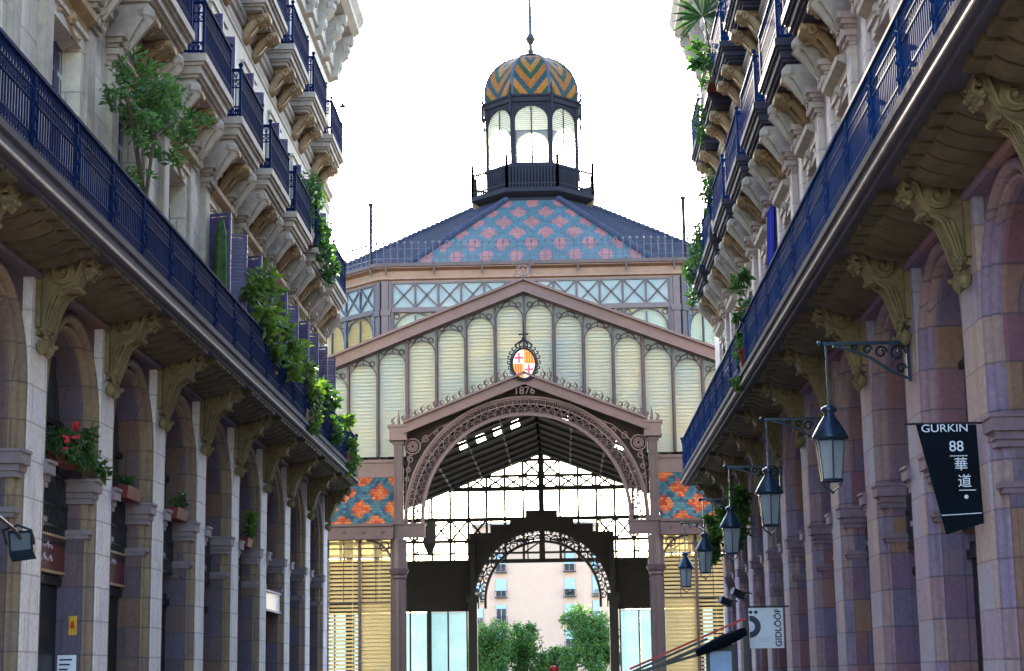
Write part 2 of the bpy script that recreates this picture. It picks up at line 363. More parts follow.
# ------------------------------------------------------------------ arcaded buildings
BAY = 3.72
def arcade_building(side, W, Y0, pw, zi, zs, zt, ov, label, upC, st, strip, upper, iron, f2, f3, name):
    """side -1 left / +1 right; W lateral distance of the front; d is measured out from the front towards the street"""
    def P(d, y, z): return (side * (W - d), y, z)
    ks = range(-5, 9); yN, yF = Y0 - 5 * BAY, Y0 + 8 * BAY + pw
    root = empty(name, (side * (W + 5), 30, G), label, 'building')
    def dbox(mb, d0, d1, y0, y1, z0, z1):
        xa, xb = sorted((side * (W - d0), side * (W - d1))); return mb.box(xa, xb, y0, y1, z0, z1)
    def part(nm, mb, mat, parent=None, org=None, smooth=False): return obj(nm, mb, mat, parent or root, org, smooth)
    def bays(o, n, first=0, step=BAY):
        for k in range(1, n): copy_tree(o, (0, step * k, 0))
    topz = 20.9
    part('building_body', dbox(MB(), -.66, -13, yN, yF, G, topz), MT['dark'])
    part('flat_roof', dbox(MB(), -.2, -13, yN, yF, topz, topz + .25), MT['slate'])
    # --- piers with plinth and base moulding
    o0 = (side * W, yN, 0)
    mb = MB(); dbox(mb, 0, -.66, yN, yN + pw, G, zt + .02); dbox(mb, .05, 0, yN - .03, yN + pw + .03, G, G + .85); dbox(mb, .08, 0, yN - .05, yN + pw + .05, G, G + .25)
    bays(part('pier', mb, strip, org=o0), 14)
    # --- arches: moulded sweep from the ground up and over, with the spandrel above
    hw = (BAY - pw) / 2; yc = yN + pw + hw
    path = [('L', G), ('L', zs * .5)] + [('A', a) for a in [PI - PI * i / 28 for i in range(29)]] + [('R', zs * .5), ('R', G)]
    def sweep(prof):
        mb = MB(); V = []
        for kind, q in path:
            for h, d in prof:
                if kind == 'L': V.append(P(d, yc - h, q))
                elif kind == 'R': V.append(P(d, yc + h, q))
                else: V.append(P(d, yc + h * math.cos(q), zs + h * math.sin(q)))
        n = len(prof); return mb.add(V, [(i * n + j, i * n + j + 1, (i + 1) * n + j + 1, (i + 1) * n + j) for i in range(len(path) - 1) for j in range(n - 1)])
    mb = sweep([(hw - .23, -.20), (hw - .25, -.24), (hw - .25, -.64)])
    for i in range(28):
        a, b = PI - PI * i / 28, PI - PI * (i + 1) / 28
        mb.quad(P(-.13, yc + hw * math.cos(a), zs + hw * math.sin(a)), P(-.13, yc + hw * math.cos(b), zs + hw * math.sin(b)), P(-.13, yc + hw * math.cos(b), zt), P(-.13, yc + hw * math.cos(a), zt))
    for sg in (-1, 1):
        f = yc + sg * hw
        dbox(mb, -.14, -.60, *sorted((f - sg * .2, f - sg * .285)), G, zi - .86); dbox(mb, -.20, -.40, *sorted((f - sg * .285, f - sg * .31)), G + .9, zi - .9)
    bays(part('arch', mb, st, org=o0), 13)
    bays(part('arch_moulding', sweep([(hw + .002, -.14), (hw + .002, -.06), (hw - .02, -.02), (hw - .06, -.005), (hw - .10, -.02), (hw - .12, -.07), (hw - .125, -.16), (hw - .145, -.17), (hw - .15, -.12), (hw - .18, -.09), (hw - .215, -.11), (hw - .23, -.16), (hw - .23, -.20)]), MT['ringL'] if side < 0 else MT['ringR'], org=o0), 13)
    # --- imposts: stacked caps on both jambs and a necking ring below
    for sg in (-1, 1):
        mb = MB(); f = yc + sg * hw
        for z0, z1, pr, fr in ((zi - .34, zi - .26, .05, -.02), (zi - .26, zi - .17, .09, .0), (zi - .17, zi - .02, .15, .05), (zi - .02, zi + .02, .18, .07)):
            ya, yb = sorted((f + sg * .02, f - sg * (.25 + pr))); dbox(mb, fr, -.60, ya, yb, z0, z1)
        nb = MB()
        for z0, z1, pr, fr in ((zi - .86, zi - .80, .06, -.06), (zi - .80, zi - .73, .09, -.03)):
            ya, yb = sorted((f + sg * .02, f - sg * (.25 + pr))); dbox(nb, fr, -.60, ya, yb, z0, z1)
        bays(part('necking_ring', nb, MT['capL'] if side < 0 else MT['capR'], org=o0), 13)
        bays(part('impost', mb, MT['capL'] if side < 0 else MT['capR'], org=o0), 13)
    # --- what fills each arch: glazed lunette, mezzanine railing, roller shutter
    mb = MB(); iw = hw - .25
    dbox(mb, -.56, -.60, yc - iw - .05, yc + iw + .05, G, zs + iw + .05)
    inf = part('arch_infill', mb, MT['pane'], org=o0)
    mb = MB()
    for q in (-.5, 0, .5): mb.bar(P(-.54, yc + q * iw * 1.2, 1.55), P(-.54, yc + q * iw * 1.2, zs + iw * math.sqrt(max(0, 1 - (q * 1.2) ** 2))), .07)
    for z in (1.6, 3.0, zs): mb.bar(P(-.535, yc - iw, z), P(-.535, yc + iw, z), .09)
    part('window_frame', mb, MT['dark'], inf, o0)
    mb = MB()
    for z in (zi - .95, zi - .72, zi - .42, zi + .02): mb.bar(P(-.40, yc - iw + .02, z), P(-.40, yc + iw - .02, z), .035)
    for i in range(22):
        y = yc - iw + .03 + i * (2 * iw - .06) / 21; mb.bar(P(-.40, y, zi - 1.0), P(-.40, y, zi + .06), .022)
    for i in range(7):
        y = yc - iw + .2 + i * (2 * iw - .4) / 6; mb.tube([P(-.40, y + .11 * math.cos(a), zi - .57 + .13 * math.sin(a)) for a in [j * PI / 4 for j in range(8)]], .012, 4, True)
    part('mezzanine_railing', mb, MT['black'], inf, o0)
    mb = MB(); dbox(mb, -.44, -.5, yc - iw, yc + iw, 1.42, 1.54)
    for i in range(26):
        z = G + .1 + i * .112; dbox(mb, -.505, -.55, yc - iw + .02, yc + iw - .02, z, z + .100); dbox(mb, -.512, -.55, yc - iw + .02, yc + iw - .02, z + .100, z + .112)
    part('roller_shutter', mb, MT['black'], inf, o0)
    bays(inf, 13)
    # --- scroll consoles on the piers
    ym = yN + pw / 2; cw = .24
    mb = MB()
    cw = .18
    pr = [(0, zt + .2), (.60, zt + .2), (.72, zt + .02), (.73, zt - .04), (.66, zt - .08), (.64, zt - .22), (.56, zt - .32), (.52, zt - .44), (.44, zt - .47), (.35, zt - .47), (.27, zt - .55), (.21, zt - .70), (.165, zt - .86), (.13, zt - 1.0), (.08, zt - 1.07), (0, zt - 1.1)]
    mb.prism(pr, lambda a, b, t: P(a, ym + t, b), -cw, cw)
    dbox(mb, .07, 0, ym - cw - .09, ym + cw + .09, zt - 1.0, zt - .34)
    for sg in (-1, 1):                                          # volutes and fluting on both cheeks
        c = (.35, zt - .25)
        disc = [(c[0] + .165 * math.cos(k * PI / 10), c[1] + .165 * math.sin(k * PI / 10)) for k in range(20)]
        mb.prism(disc, lambda a, b, t: P(a, ym + t, b), sg * (cw - .02), sg * (cw + .06))
        sp = [(c[0] + (.15 - .0195 * a) * math.cos(a + 2.4), c[1] + (.15 - .0195 * a) * math.sin(a + 2.4)) for a in [i * .45 for i in range(16)]]
        mb.tube([P(d, ym + sg * (cw + .07), z) for d, z in sp], .026, 5)
        mb.ball(P(c[0], ym + sg * (cw + .07), c[1]), .045)
        for q in (0, .06, .12):
            mb.tube([P(.44 - q * .9, ym + sg * (cw + .005), zt - .47 - q * .2), P(.31 - q, ym + sg * (cw + .012), zt - .56), P(.22 - q * .8, ym + sg * (cw + .012), zt - .78), P(.15 - q * .5, ym + sg * (cw + .005), zt - 1.02)], .024, 5)
        mb.tube([P(.60, ym + sg * cw, zt - .04), P(.55, ym + sg * (cw + .02), zt - .20), P(.50, ym + sg * (cw + .02), zt - .34), P(.38, ym + sg * (cw + .02), zt - .38), P(.2, ym + sg * (cw + .01), zt - .34)], .03, 5)
    rg = random.Random(3)
    for i in range(9):                                          # scalloped lip and acanthus
        y = ym - cw + i * cw / 4
        mb.ball(P(.51 + .03 * (i % 2), y, zt - .46), .04, (1, 1, .9), 6)
        mb.tube([P(.62, y, zt - .26), P(.72, y * .5 + ym * .5, zt - .15), P(.71, y, zt - .06)], [.045, .035, .025], 5)
    for i in range(34): mb.ball(P(.62 + rg.uniform(-.06, .13), ym + rg.uniform(-cw, cw) * 1.1, zt - .18 + rg.uniform(-.14, .14)), rg.uniform(.02, .045), (1, 1, 1), 6)
    for sg in (-1, 1):
        for i in range(18): mb.ball(P(.08 + rg.uniform(-.02, .09), ym + sg * (cw - .02) + rg.uniform(-.1, .1), zt - 1.10 + rg.uniform(-.12, .12)), rg.uniform(.022, .045), (1, 1, 1), 6)
        mb.lathe(P(.08, ym + sg * (cw - .02), zt - 1.36), [(.02, 0), (.07, .05), (.085, .13), (.05, .2)], 8)
    for i in range(5): mb.tube([P(.14, ym - .14 + i * .07, zt - 1.03), P(.215, ym - .15 + i * .075, zt - .75), P(.33, ym - .17 + i * .085, zt - .50)], .024, 5)
    bays(part('console', mb, MT['console'], org=o0), 14)
    # --- ovolo under the balcony: seven fat ribs in each bay, each with a block at its outer end
    nr = 6; rw = (BAY - .70) / nr; y = ym + .35 + rw / 2
    mb = MB(); pth = [(.06 + .66 * math.sin(t), zt + .05 - .235 * math.cos(t)) for t in [i * PI / 2 / 9 for i in range(10)]]
    sec = [(-rw * .47, -.04), (-rw * .43, .03), (-rw * .25, .07), (0, .08), (rw * .25, .07), (rw * .43, .03), (rw * .47, -.04)]
    V = []
    for i, (d, z) in enumerate(pth):
        a, b = pth[max(0, i - 1)], pth[min(9, i + 1)]; tx, tz = b[0] - a[0], b[1] - a[1]; l = math.hypot(tx, tz); nx, nz = tz / l, -tx / l
        for sy, h in sec: V.append(P(d + nx * h, y + sy, z + nz * h))
    mb.add(V, [(i * 7 + j, i * 7 + j + 1, (i + 1) * 7 + j + 1, (i + 1) * 7 + j) for i in range(9) for j in range(6)])
    dbox(mb, .70, .90, y - rw * .38, y + rw * .38, zt - .09, zt + .03)
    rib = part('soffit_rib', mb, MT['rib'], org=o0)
    for k in range(13):
        for j in range(nr):
            if k or j: copy_tree(rib, (0, k * BAY + j * rw, 0))
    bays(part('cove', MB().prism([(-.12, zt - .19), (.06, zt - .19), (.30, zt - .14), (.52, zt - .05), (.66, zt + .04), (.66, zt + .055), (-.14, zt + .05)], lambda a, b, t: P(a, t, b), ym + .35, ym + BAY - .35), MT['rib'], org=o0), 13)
    part('wall_beam', MB().prism([(-.14, zt - .34), (.05, zt - .34), (.09, zt - .30), (.09, zt - .26), (-.14, zt - .255)], lambda a, b, t: P(a, t, b), yN, yF), st)
    # --- long balcony: moulded slab and cast railing
    yS = yF - .5 if side < 0 else yF + ov
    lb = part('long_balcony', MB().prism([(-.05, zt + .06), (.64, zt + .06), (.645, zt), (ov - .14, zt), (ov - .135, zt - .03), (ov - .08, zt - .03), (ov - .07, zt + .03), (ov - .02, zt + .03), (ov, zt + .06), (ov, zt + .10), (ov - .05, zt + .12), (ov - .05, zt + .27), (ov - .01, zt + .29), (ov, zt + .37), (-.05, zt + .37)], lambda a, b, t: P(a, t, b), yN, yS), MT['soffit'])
    part('slab_edge_moulding', MB().prism([(ov + .001, zt + .055), (ov + .02, zt + .06), (ov + .02, zt + .095), (ov + .001, zt + .10)], lambda a, b, t: P(a, t, b), yN, yS), MT['trim'], lb)
    mb = MB(); zb = zt + .37; zr = zb + 1.0; dr = ov - .07; ye = yS - .06
    def run(p0, p1, np_, deco=True):
        p0 = Vector(p0); p1 = Vector(p1); v = p1 - p0; up = Vector((0, 0, 1)); t = v.normalized()
        for z, w, h in ((.06, .05, .03), (.22, .03, .025), (.62, .03, .025), (.78, .03, .025), (.985, .08, .045)): mb.bar(p0 + up * z, p1 + up * z, w, h)
        for i in range(np_ + 1):
            q = p0 + v * (i / np_); mb.bar(q + up * .05, q + up * .97, .02, .02, t)
            if deco and i < np_:
                c = q + v * (.5 / np_); s = v.length / np_ * .5
                mb.bar(c - t * s + up * .63, c + t * s + up * .77, .014, .014); mb.bar(c - t * s + up * .77, c + t * s + up * .63, .014, .014)
                mb.bar(c - t * s + up * .07, c + up * .21, .014, .014); mb.bar(c + t * s + up * .07, c + up * .21, .014, .014)
                mb.bar(c - t * s + up * .79, c + up * .97, .014, .014); mb.bar(c + t * s + up * .79, c + up * .97, .014, .014)
    L = ye - yN; run(P(dr, yN, zb), P(dr, ye, zb), int(L / .105)); run(P(dr, ye, zb), P(.0, ye, zb), 8)
    y = yN + .4
    while y < ye:                                               # ornate standards
        mb.bar(P(dr, y, zb), P(dr, y, zb + 1.03), .05)
        for z0, r in ((.15, .09), (.33, .11), (.52, .11), (.70, .09), (.88, .08)):
            mb.tube([P(dr + .015, y + r * math.cos(a), zb + z0 + r * math.sin(a)) for a in [j * PI / 4 for j in range(8)]], .018, 4, True)
        for z0 in (.24, .43, .61): mb.ball(P(dr + .02, y, zb + z0), .045, (1, 1, 1), 6)
        y += 1.86
    mb.ball(P(dr, ye, zb + 1.09), .06)
    part('railing', mb, iron, lb)
    # --- upper wall with openings
    zf1 = zt + .37; ops = []
    cs = [upC + BAY * k for k in range(-8, 7) if yN + 1.4 < upC + BAY * k < yF - 1.3]
    for c in cs: ops += [(c - .72, c + .72, zf1, zf1 + 3.15), (c - .62, c + .62, f2, f2 + 2.45), (c - .6, c + .6, f3, f3 + 2.2)]
    mb = MB()
    ys = sorted(set([yN, yF] + [q for o in ops for q in o[:2]])); zz = sorted(set([zt, topz - 2.4] + [q for o in ops for q in o[2:]]))
    for i in range(len(ys) - 1):
        for j in range(len(zz) - 1):
            a, b = (ys[i] + ys[i + 1]) / 2, (zz[j] + zz[j + 1]) / 2
            if not any(o[0] < a < o[1] and o[2] < b < o[3] for o in ops):
                mb.quad(P(0, ys[i], zz[j]), P(0, ys[i + 1], zz[j]), P(0, ys[i + 1], zz[j + 1]), P(0, ys[i], zz[j + 1]))
    for a, b, c, d in ops:
        for q in ((P(0, a, c), P(0, a, d), P(-.34, a, d), P(-.34, a, c)), (P(0, b, c), P(0, b, d), P(-.34, b, d), P(-.34, b, c)), (P(0, a, d), P(0, b, d), P(-.34, b, d), P(-.34, a, d))): mb.quad(*q)
    for yy in (yN, yF): mb.quad(P(0, yy, zt), P(-13, yy, zt), P(-13, yy, topz), P(0, yy, topz))
    part('upper_wall', mb, upper)
    part('end_wall', MB().quad(P(-.01, yF + .004, G), P(-13, yF + .004, G), P(-13, yF + .004, topz), P(-.01, yF + .004, topz)), upper)
    mb = MB()
    for z, e in ((f2 - .62, .16), (f3 - .62, .14), (f3 - 1.0, .05)):
        mb.prism([(0, z - .16), (e * .5, z - .14), (e * .6, z - .05), (e, z), (e, z + .09), (0, z + .14)], lambda a, b, t: P(a, t, b), yN, yF)
    part('string_course', mb, MT['trim'])
    # main cornice with big consoles
    zc = topz - 2.5
    part('cornice', MB().prism([(0, zc), (.12, zc + .04), (.12, zc + .3), (.2, zc + .34), (.2, zc + 1.35), (.75, zc + 1.45), (.95, zc + 1.6), (.95, zc + 1.75), (1.1, zc + 1.95), (1.1, zc + 2.1), (0, zc + 2.5)], lambda a, b, t: P(a, t, b), yN, yF), MT['trim'])
    mb = MB(); y = yN + .6
    mb.prism([(.2, zc + 1.36), (.8, zc + 1.42), (.78, zc + 1.2), (.58, zc + 1.05), (.62, zc + .8), (.42, zc + .62), (.36, zc + .35), (.3, zc + .1), (.12, zc + .05), (.12, zc + 1.0)], lambda a, b, t: P(a, y + t, b), -.2, .2)
    mb.ball(P(.5, y, zc + 1.0), .22, (1, 1.1, 1)); mb.ball(P(.3, y, zc + .45), .16, (1, 1.1, 1.2)); mb.ball(P(.66, y, zc + 1.25), .16, (1, 1.3, 1))
    ck = part('cornice_console', mb, MT['trim'], org=o0)
    for k in range(1, 27): copy_tree(ck, (0, k * 1.86, 0))
    # --- windows, aedicules, balconies (one of each, then copied along the front)
    c = cs[0]; oc = (side * W, c, 0)
    def window(hwid, z0, z1, shut):
        mb = MB(); dbox(mb, -.29, -.33, c - hwid, c + hwid, z0, z1); w = part('window', mb, MT['pane'], org=oc)
        mb = MB()
        for y0 in (-hwid + .04, 0, hwid - .04): mb.bar(P(-.27, c + y0, z0), P(-.27, c + y0, z1), .09, .06)
        for q in (0, .3, .62, .86, 1.): mb.bar(P(-.265, c - hwid, z0 + (z1 - z0) * q), P(-.265, c + hwid, z0 + (z1 - z0) * q), .06, .07)
        part('frame', mb, MT['white'] if shut == 0 else MT['shutter'], w, oc)
        for sg in (-1, 1):
            mb = MB()
            def leaf(f):
                for q in (0, 1): mb.bar(f(q, z0 + .03), f(q, z1 - .03), .05)
                for q in (z0 + .05, (z0 + z1) / 2, z1 - .05): mb.bar(f(0, q), f(1, q), .05)
                i = 0
                while z0 + .08 + i * .075 < z1 - .1:
                    z = z0 + .08 + i * .075; mb.bar(f(.03, z), f(.97, z), .03, .068); i += 1
            if shut == 3: leaf(lambda q, z: P(.02 + q * .50, c + sg * (hwid + .06 + .14 * q), z))               # thrown wide open
            elif shut == 1: leaf(lambda q, z: P(-.30 + q * .55, c + sg * (hwid - .03 + .10 * q), z))      # swung half out of the reveal
            else: leaf(lambda q, z: P(-.26 + q * .02, c + sg * (hwid - .02) - sg * q * hwid * .55, z))  # folded in the opening
            part('shutter', mb, MT['shutter'], w, oc)
        mb = MB()                                              # raised stone surround
        for sg in (-1, 1): dbox(mb, .05, 0, *sorted((c + sg * hwid, c + sg * (hwid + .17))), z0, z1 + .02)
        dbox(mb, .055, 0, c - hwid - .17, c + hwid + .17, z1, z1 + .2); dbox(mb, .10, 0, c - hwid - .22, c + hwid + .22, z1 + .2, z1 + .27)
        part('surround', mb, upper, w, oc)
        return w
    n1 = sum(1 for q in cs if q < 33) if side < 0 else len(cs); w = window(.72, zf1, zf1 + 3.15, 0); bays(w, n1)
    if n1 < len(cs):
        c = cs[n1]; oc = (side * W, c, 0); w = window(.72, zf1, zf1 + 3.15, 3); bays(w, len(cs) - n1)
    c = cs[0]; oc = (side * W, c, 0)
    for k, w in ((1, window(.62, f2, f2 + 2.45, 1)), (2, window(.6, f3, f3 + 2.2, 1))):
        bays(w, len(cs))
    for sg in (-1, 1):
        mb = MB(); y = c + sg * 1.12; zk = f2 - 1.42
        dbox(mb, .11, 0, y - .2, y + .2, zf1, zk); dbox(mb, .15, 0, y - .24, y + .24, zf1, zf1 + .5); dbox(mb, .115, 0, y - .12, y + .12, zf1 + .7, zk - .35)
        for i, (z, e) in enumerate(((zk, .03), (zk + .08, .08), (zk + .20, .06), (zk + .26, .12), (zk + .34, .18))): dbox(mb, .13 + e, 0, y - .2 - e, y + .2 + e, z, z + .1)
        for q in (-1, 1): mb.tube([P(.22, y + q * (.15 + .07 * math.cos(a)), zk + .13 + .07 * math.sin(a)) for a in [j * PI / 4 for j in range(8)]], .03, 5, True)
        bays(part('pilaster', mb, MT['trim'] if side < 0 else upper, org=oc), len(cs))
        mb = MB(); zk = f2 - .98                                  # leaf scroll above the capital carrying the balcony
        mb.prism([(0, zk + .5), (.62, zk + .5), (.66, zk + .36), (.52, zk + .26), (.40, zk + .06), (.30, zk - .14), (.16, zk - .22), (0, zk - .2)], lambda a, b, t: P(a, y + t, b), -.14, .14)
        mb.ball(P(.55, y, zk + .38), .17, (.9, 1.15, .9)); mb.ball(P(.24, y, zk - .1), .13, (.9, 1.2, 1))
        mb.tube([P(.62, y, zk + .30), P(.47, y, zk + .12), P(.33, y, zk - .1), P(.25, y, zk - .26)], [.11, .09, .07, .03], 6)
        bays(part('scroll', mb, MT['trim'], org=oc), len(cs))
    mb = MB(); z = zf1 + 3.42                                       # hood over the first floor door
    mb.prism([(0, z), (.08, z + .02), (.10, z + .10), (.24, z + .18), (.26, z + .26), (0, z + .32)], lambda a, b, t: P(a, c + t, b), -.86, .86)
    mb.tube([P(.04, c - .6 + i * .1, z - .16 + .08 * math.sin(i * PI / 6)) for i in range(13)], .05, 5); mb.ball(P(.06, c, z - .06), .12)
    bays(part('door_hood', mb, MT['gold'] if side < 0 else MT['trim'], org=oc), len(cs))
    bal = {}
    for fl, zf, bd, bw in ((2, f2, .82, 1.36), (3, f3, .72, 1.3)):
        mb = MB()                                                # slab: three stepped courses mitred round the front
        for z0, z1, e in ((-.14, 0, 0), (-.20, -.14, -.05), (-.34, -.20, -.10), (-.40, -.34, -.16), (-.47, -.40, -.22)): dbox(mb, bd + e, 0, c - bw - e, c + bw + e, zf + z0, zf + z1)
        b = part('balcony', mb, MT['soffit'] if side > 0 else MT['trim'], org=oc)
        for q in (-.62, .62):
            mb = MB()
            for dy in (-.17, 0, .17):
                mb.tube([P(d, c + q + dy, zf - .47 - h) for d, h in ((0, .58), (.06, .52), (.14, .36), (.26, .20), (.42, .10), (.56, .06))], [.07, .09, .095, .095, .09, .07], 8)
            for dy in (-.26, .26): mb.tube([P(.44 + .11 * (1 - i * .06) * math.cos(i * .6), c + q + dy, zf - .60 + .11 * (1 - i * .06) * math.sin(i * .6)) for i in range(13)], .03, 5)
            dbox(mb, .52, 0, c + q - .22, c + q + .22, zf - .62, zf - .46)
            dbox(mb, .62, .40, c + q - .26, c + q + .26, zf - .58, zf - .465)
            mb.prism([(0, zf - 1.1), (.05, zf - 1.08), (.2, zf - .92), (.34, zf - .74), (.34, zf - .6), (0, zf - .6)], lambda a, bb, t: P(a, c + q + t, bb), -.1, .1)
            part('corbel', mb, MT['gold'], b, oc, True)
        mb = MB(); e = bd - .06; w = bw - .06
        run(P(e, c - w, zf), P(e, c + w, zf), 26); run(P(e, c - w, zf), P(0, c - w, zf), 8); run(P(e, c + w, zf), P(0, c + w, zf), 8)
        for yy in (c - w, c + w): mb.bar(P(e, yy, zf), P(e, yy, zf + 1.05), .05); mb.ball(P(e, yy, zf + 1.09), .05)
        part('railing', mb, iron, b, oc)
        bays(b, len(cs))
    return root

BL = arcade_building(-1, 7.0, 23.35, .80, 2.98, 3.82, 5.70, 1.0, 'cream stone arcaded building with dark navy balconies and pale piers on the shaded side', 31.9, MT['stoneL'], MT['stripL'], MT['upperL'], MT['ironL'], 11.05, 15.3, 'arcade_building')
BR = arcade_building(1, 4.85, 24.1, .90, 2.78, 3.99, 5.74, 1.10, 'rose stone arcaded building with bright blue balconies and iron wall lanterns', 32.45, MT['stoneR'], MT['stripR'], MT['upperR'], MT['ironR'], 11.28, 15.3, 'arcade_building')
# ------------------------------------------------------------------ the iron market hall
XM, YP, YG, YR, YC = -1.33, 70., 71.6, 125., 108.4
MK = empty('market_hall', (XM, 98, G), 'iron and glass market hall with tiled roofs, arched portal and chevron domed lantern', 'market hall')
def mp(nm, mb, mat, parent=None, smooth=False): return obj(nm, mb, mat, parent or MK, None, smooth)
RK = .390                                     # slope of the main gable
def rake(x): return 15.72 - RK * abs(x)       # x measured from the axis
def prk(x): return 11.66 - .395 * abs(x)
# --- portal
portal = mpe('portal', MK)
for sg in (-1, 1):
    x = XM + sg * 4.97; mb = MB()
    mb.lathe((x, YP, G), [(.42, 0), (.42, .5), (.34, .6), (.30, .75), (.265, .8), (.255, 5.35), (.30, 5.42), (.29, 5.5), (.36, 5.58), (.40, 5.72), (.33, 5.78), (.30, 6.6), (.31, 6.9)], 12)
    for k in range(12):                        # fluting
        a = k * PI / 6; mb.bar((x + .26 * math.cos(a), YP + .26 * math.sin(a), G + .8), (x + .255 * math.cos(a), YP + .255 * math.sin(a), 3.75), .04)
    mb.box(x - .175, x + .175, YP - .175, YP + .175, 5.3, 9.4)
    for q in (-1, 1): mb.bar((x + q * .13, YP - .19, 5.95), (x + q * .13, YP - .19, 9.2), .05)
    mb.box(x - .24, x + .24, YP - .24, YP + .24, 5.86, 6.02); mb.box(x - .23, x + .23, YP - .23, YP + .23, 9.0, 9.1)
    col = mp('portal_column', mb, MT['mauve'], portal)
    mb = MB(); mb.box(x - .33, x + .33, YP - .36, YP + .36, 9.22, 9.66); mb.box(x - .40, x + .40, YP - .42, YP + .42, 9.66, 9.76); mb.box(x - .36, x + .36, YP - .38, YP + .38, 9.14, 9.22)
    for q in (-.2, 0, .2): mb.tube([(x + q, YP, 9.76), (x + q * 1.3, YP, 10.0), (x + q * .6, YP, 10.35 - abs(q) * 1.2)], [.07, .05, .015], 5)
    mp('column_cap', mb, MT['mauve_l'], portal)
    mb = MB()                                  # raking cornice of the portal
    def pk(a, b, t): return (XM + sg * a, t, b)
    mb.prism([(0, 11.66), (4.75, prk(4.75)), (4.75, prk(4.75) - .36), (0, 11.30)], pk, 69.62, 69.98)
    mb.prism([(-.02, 11.75), (4.72, prk(4.72) + .09), (4.72, prk(4.72)), (-.02, 11.66)], pk, 69.45, 71.55)
    mb.prism([(0, 11.34), (4.75, prk(4.75) - .32), (4.75, prk(4.75) - .40), (0, 11.26)], pk, 69.56, 69.70)
    mp('raking_cornice', mb, MT['mauve_l'], portal)
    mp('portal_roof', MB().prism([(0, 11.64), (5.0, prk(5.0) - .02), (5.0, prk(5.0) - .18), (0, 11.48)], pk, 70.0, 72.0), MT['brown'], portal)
    mb = MB(); rg = random.Random(5)           # cresting leaves along the rake
    for i in range(17):
        a = .75 + i * .25; z = prk(a) + .10; h = .28 + .10 * (i % 2) + (.12 if i < 3 else 0)
        X = XM + sg * a
        mb.tube([(X, 69.7, z), (X + sg * .05, 69.68, z + h * .55), (X - sg * .04, 69.68, z + h)], [.035, .028, .006], 4)
        for q in (-1, 1): mb.tube([(X, 69.7, z + h * .2), (X + q * .10, 69.68, z + h * .42), (X + q * .07, 69.68, z + h * .68), (X + q * .02, 69.68, z + h * .62)], .016, 4)
    mp('cresting', mb, MT['mauve_l'], portal)
    mb = MB(); c = (XM + sg * 4.42, YP - .05, 8.92)   # rosette and scrolls of the spandrel
    for r, t in ((.30, .035), (.20, .02), (.08, .03)): mb.tube([(c[0] + r * math.cos(a), c[1], c[2] + r * math.sin(a)) for a in [j * PI / 8 for j in range(16)]], t, 5, True)
    for j in range(8): mb.ball((c[0] + .14 * math.cos(j * PI / 4), c[1], c[2] + .14 * math.sin(j * PI / 4)), .06, (1, .5, 1), 6)
    for (dx, dz, r) in ((-.52, .28, .15), (-.95, .52, .12), (-1.3, .72, .10), (.08, -.50, .15), (.16, -.92, .12), (.2, -1.3, .10)):
        q = (c[0] + sg * dx, c[1], c[2] + dz); mb.tube([(q[0] + r * (1 - j * .05) * math.cos(j * .6 + 1), q[1], q[2] + r * (1 - j * .05) * math.sin(j * .6 + 1)) for j in range(14)], .026, 5)
    mb.tube([(c[0] - sg * .3, c[1], c[2] + .1), (c[0] - sg * 1.0, c[1], c[2] + .72), (c[0] - sg * 1.9, c[1], c[2] + 1.1)], .025, 5)
    mb.tube([(c[0] + sg * .1, c[1], c[2] - .3), (c[0] + sg * .24, c[1], c[2] - 1.2), (c[0] + sg * .3, c[1], c[2] - 2.6)], .025, 5)
    mp('spandrel_rosette', mb, MT['mauve_l'], portal)
    mp('beam_stub', MB().box(*sorted((XM + sg * 4.80, XM + sg * 3.95)), YP - .16, YP + .16, 5.36, 5.84).box(*sorted((XM + sg * 4.80, XM + sg * 3.90)), YP - .2, YP + .2, 5.84, 5.92), MT['mauve'], portal)
    mb = MB()                                  # quadrant bracket outside the column
    X = XM + sg * 5.25
    mb.tube([(X + sg * (1.0 - 1.0 * math.cos(a)), YP + .1, 4.3 + 1.0 * math.sin(a)) for a in [j * PI / 14 for j in range(8)]], .045, 5)
    mb.tube([(X + sg * .3 + .18 * math.cos(j), YP + .1, 5.05 + .18 * math.sin(j)) for j in [k * .7 for k in range(9)]], .025, 4, True)
    mp('bracket', mb, MT['mauve'], portal)
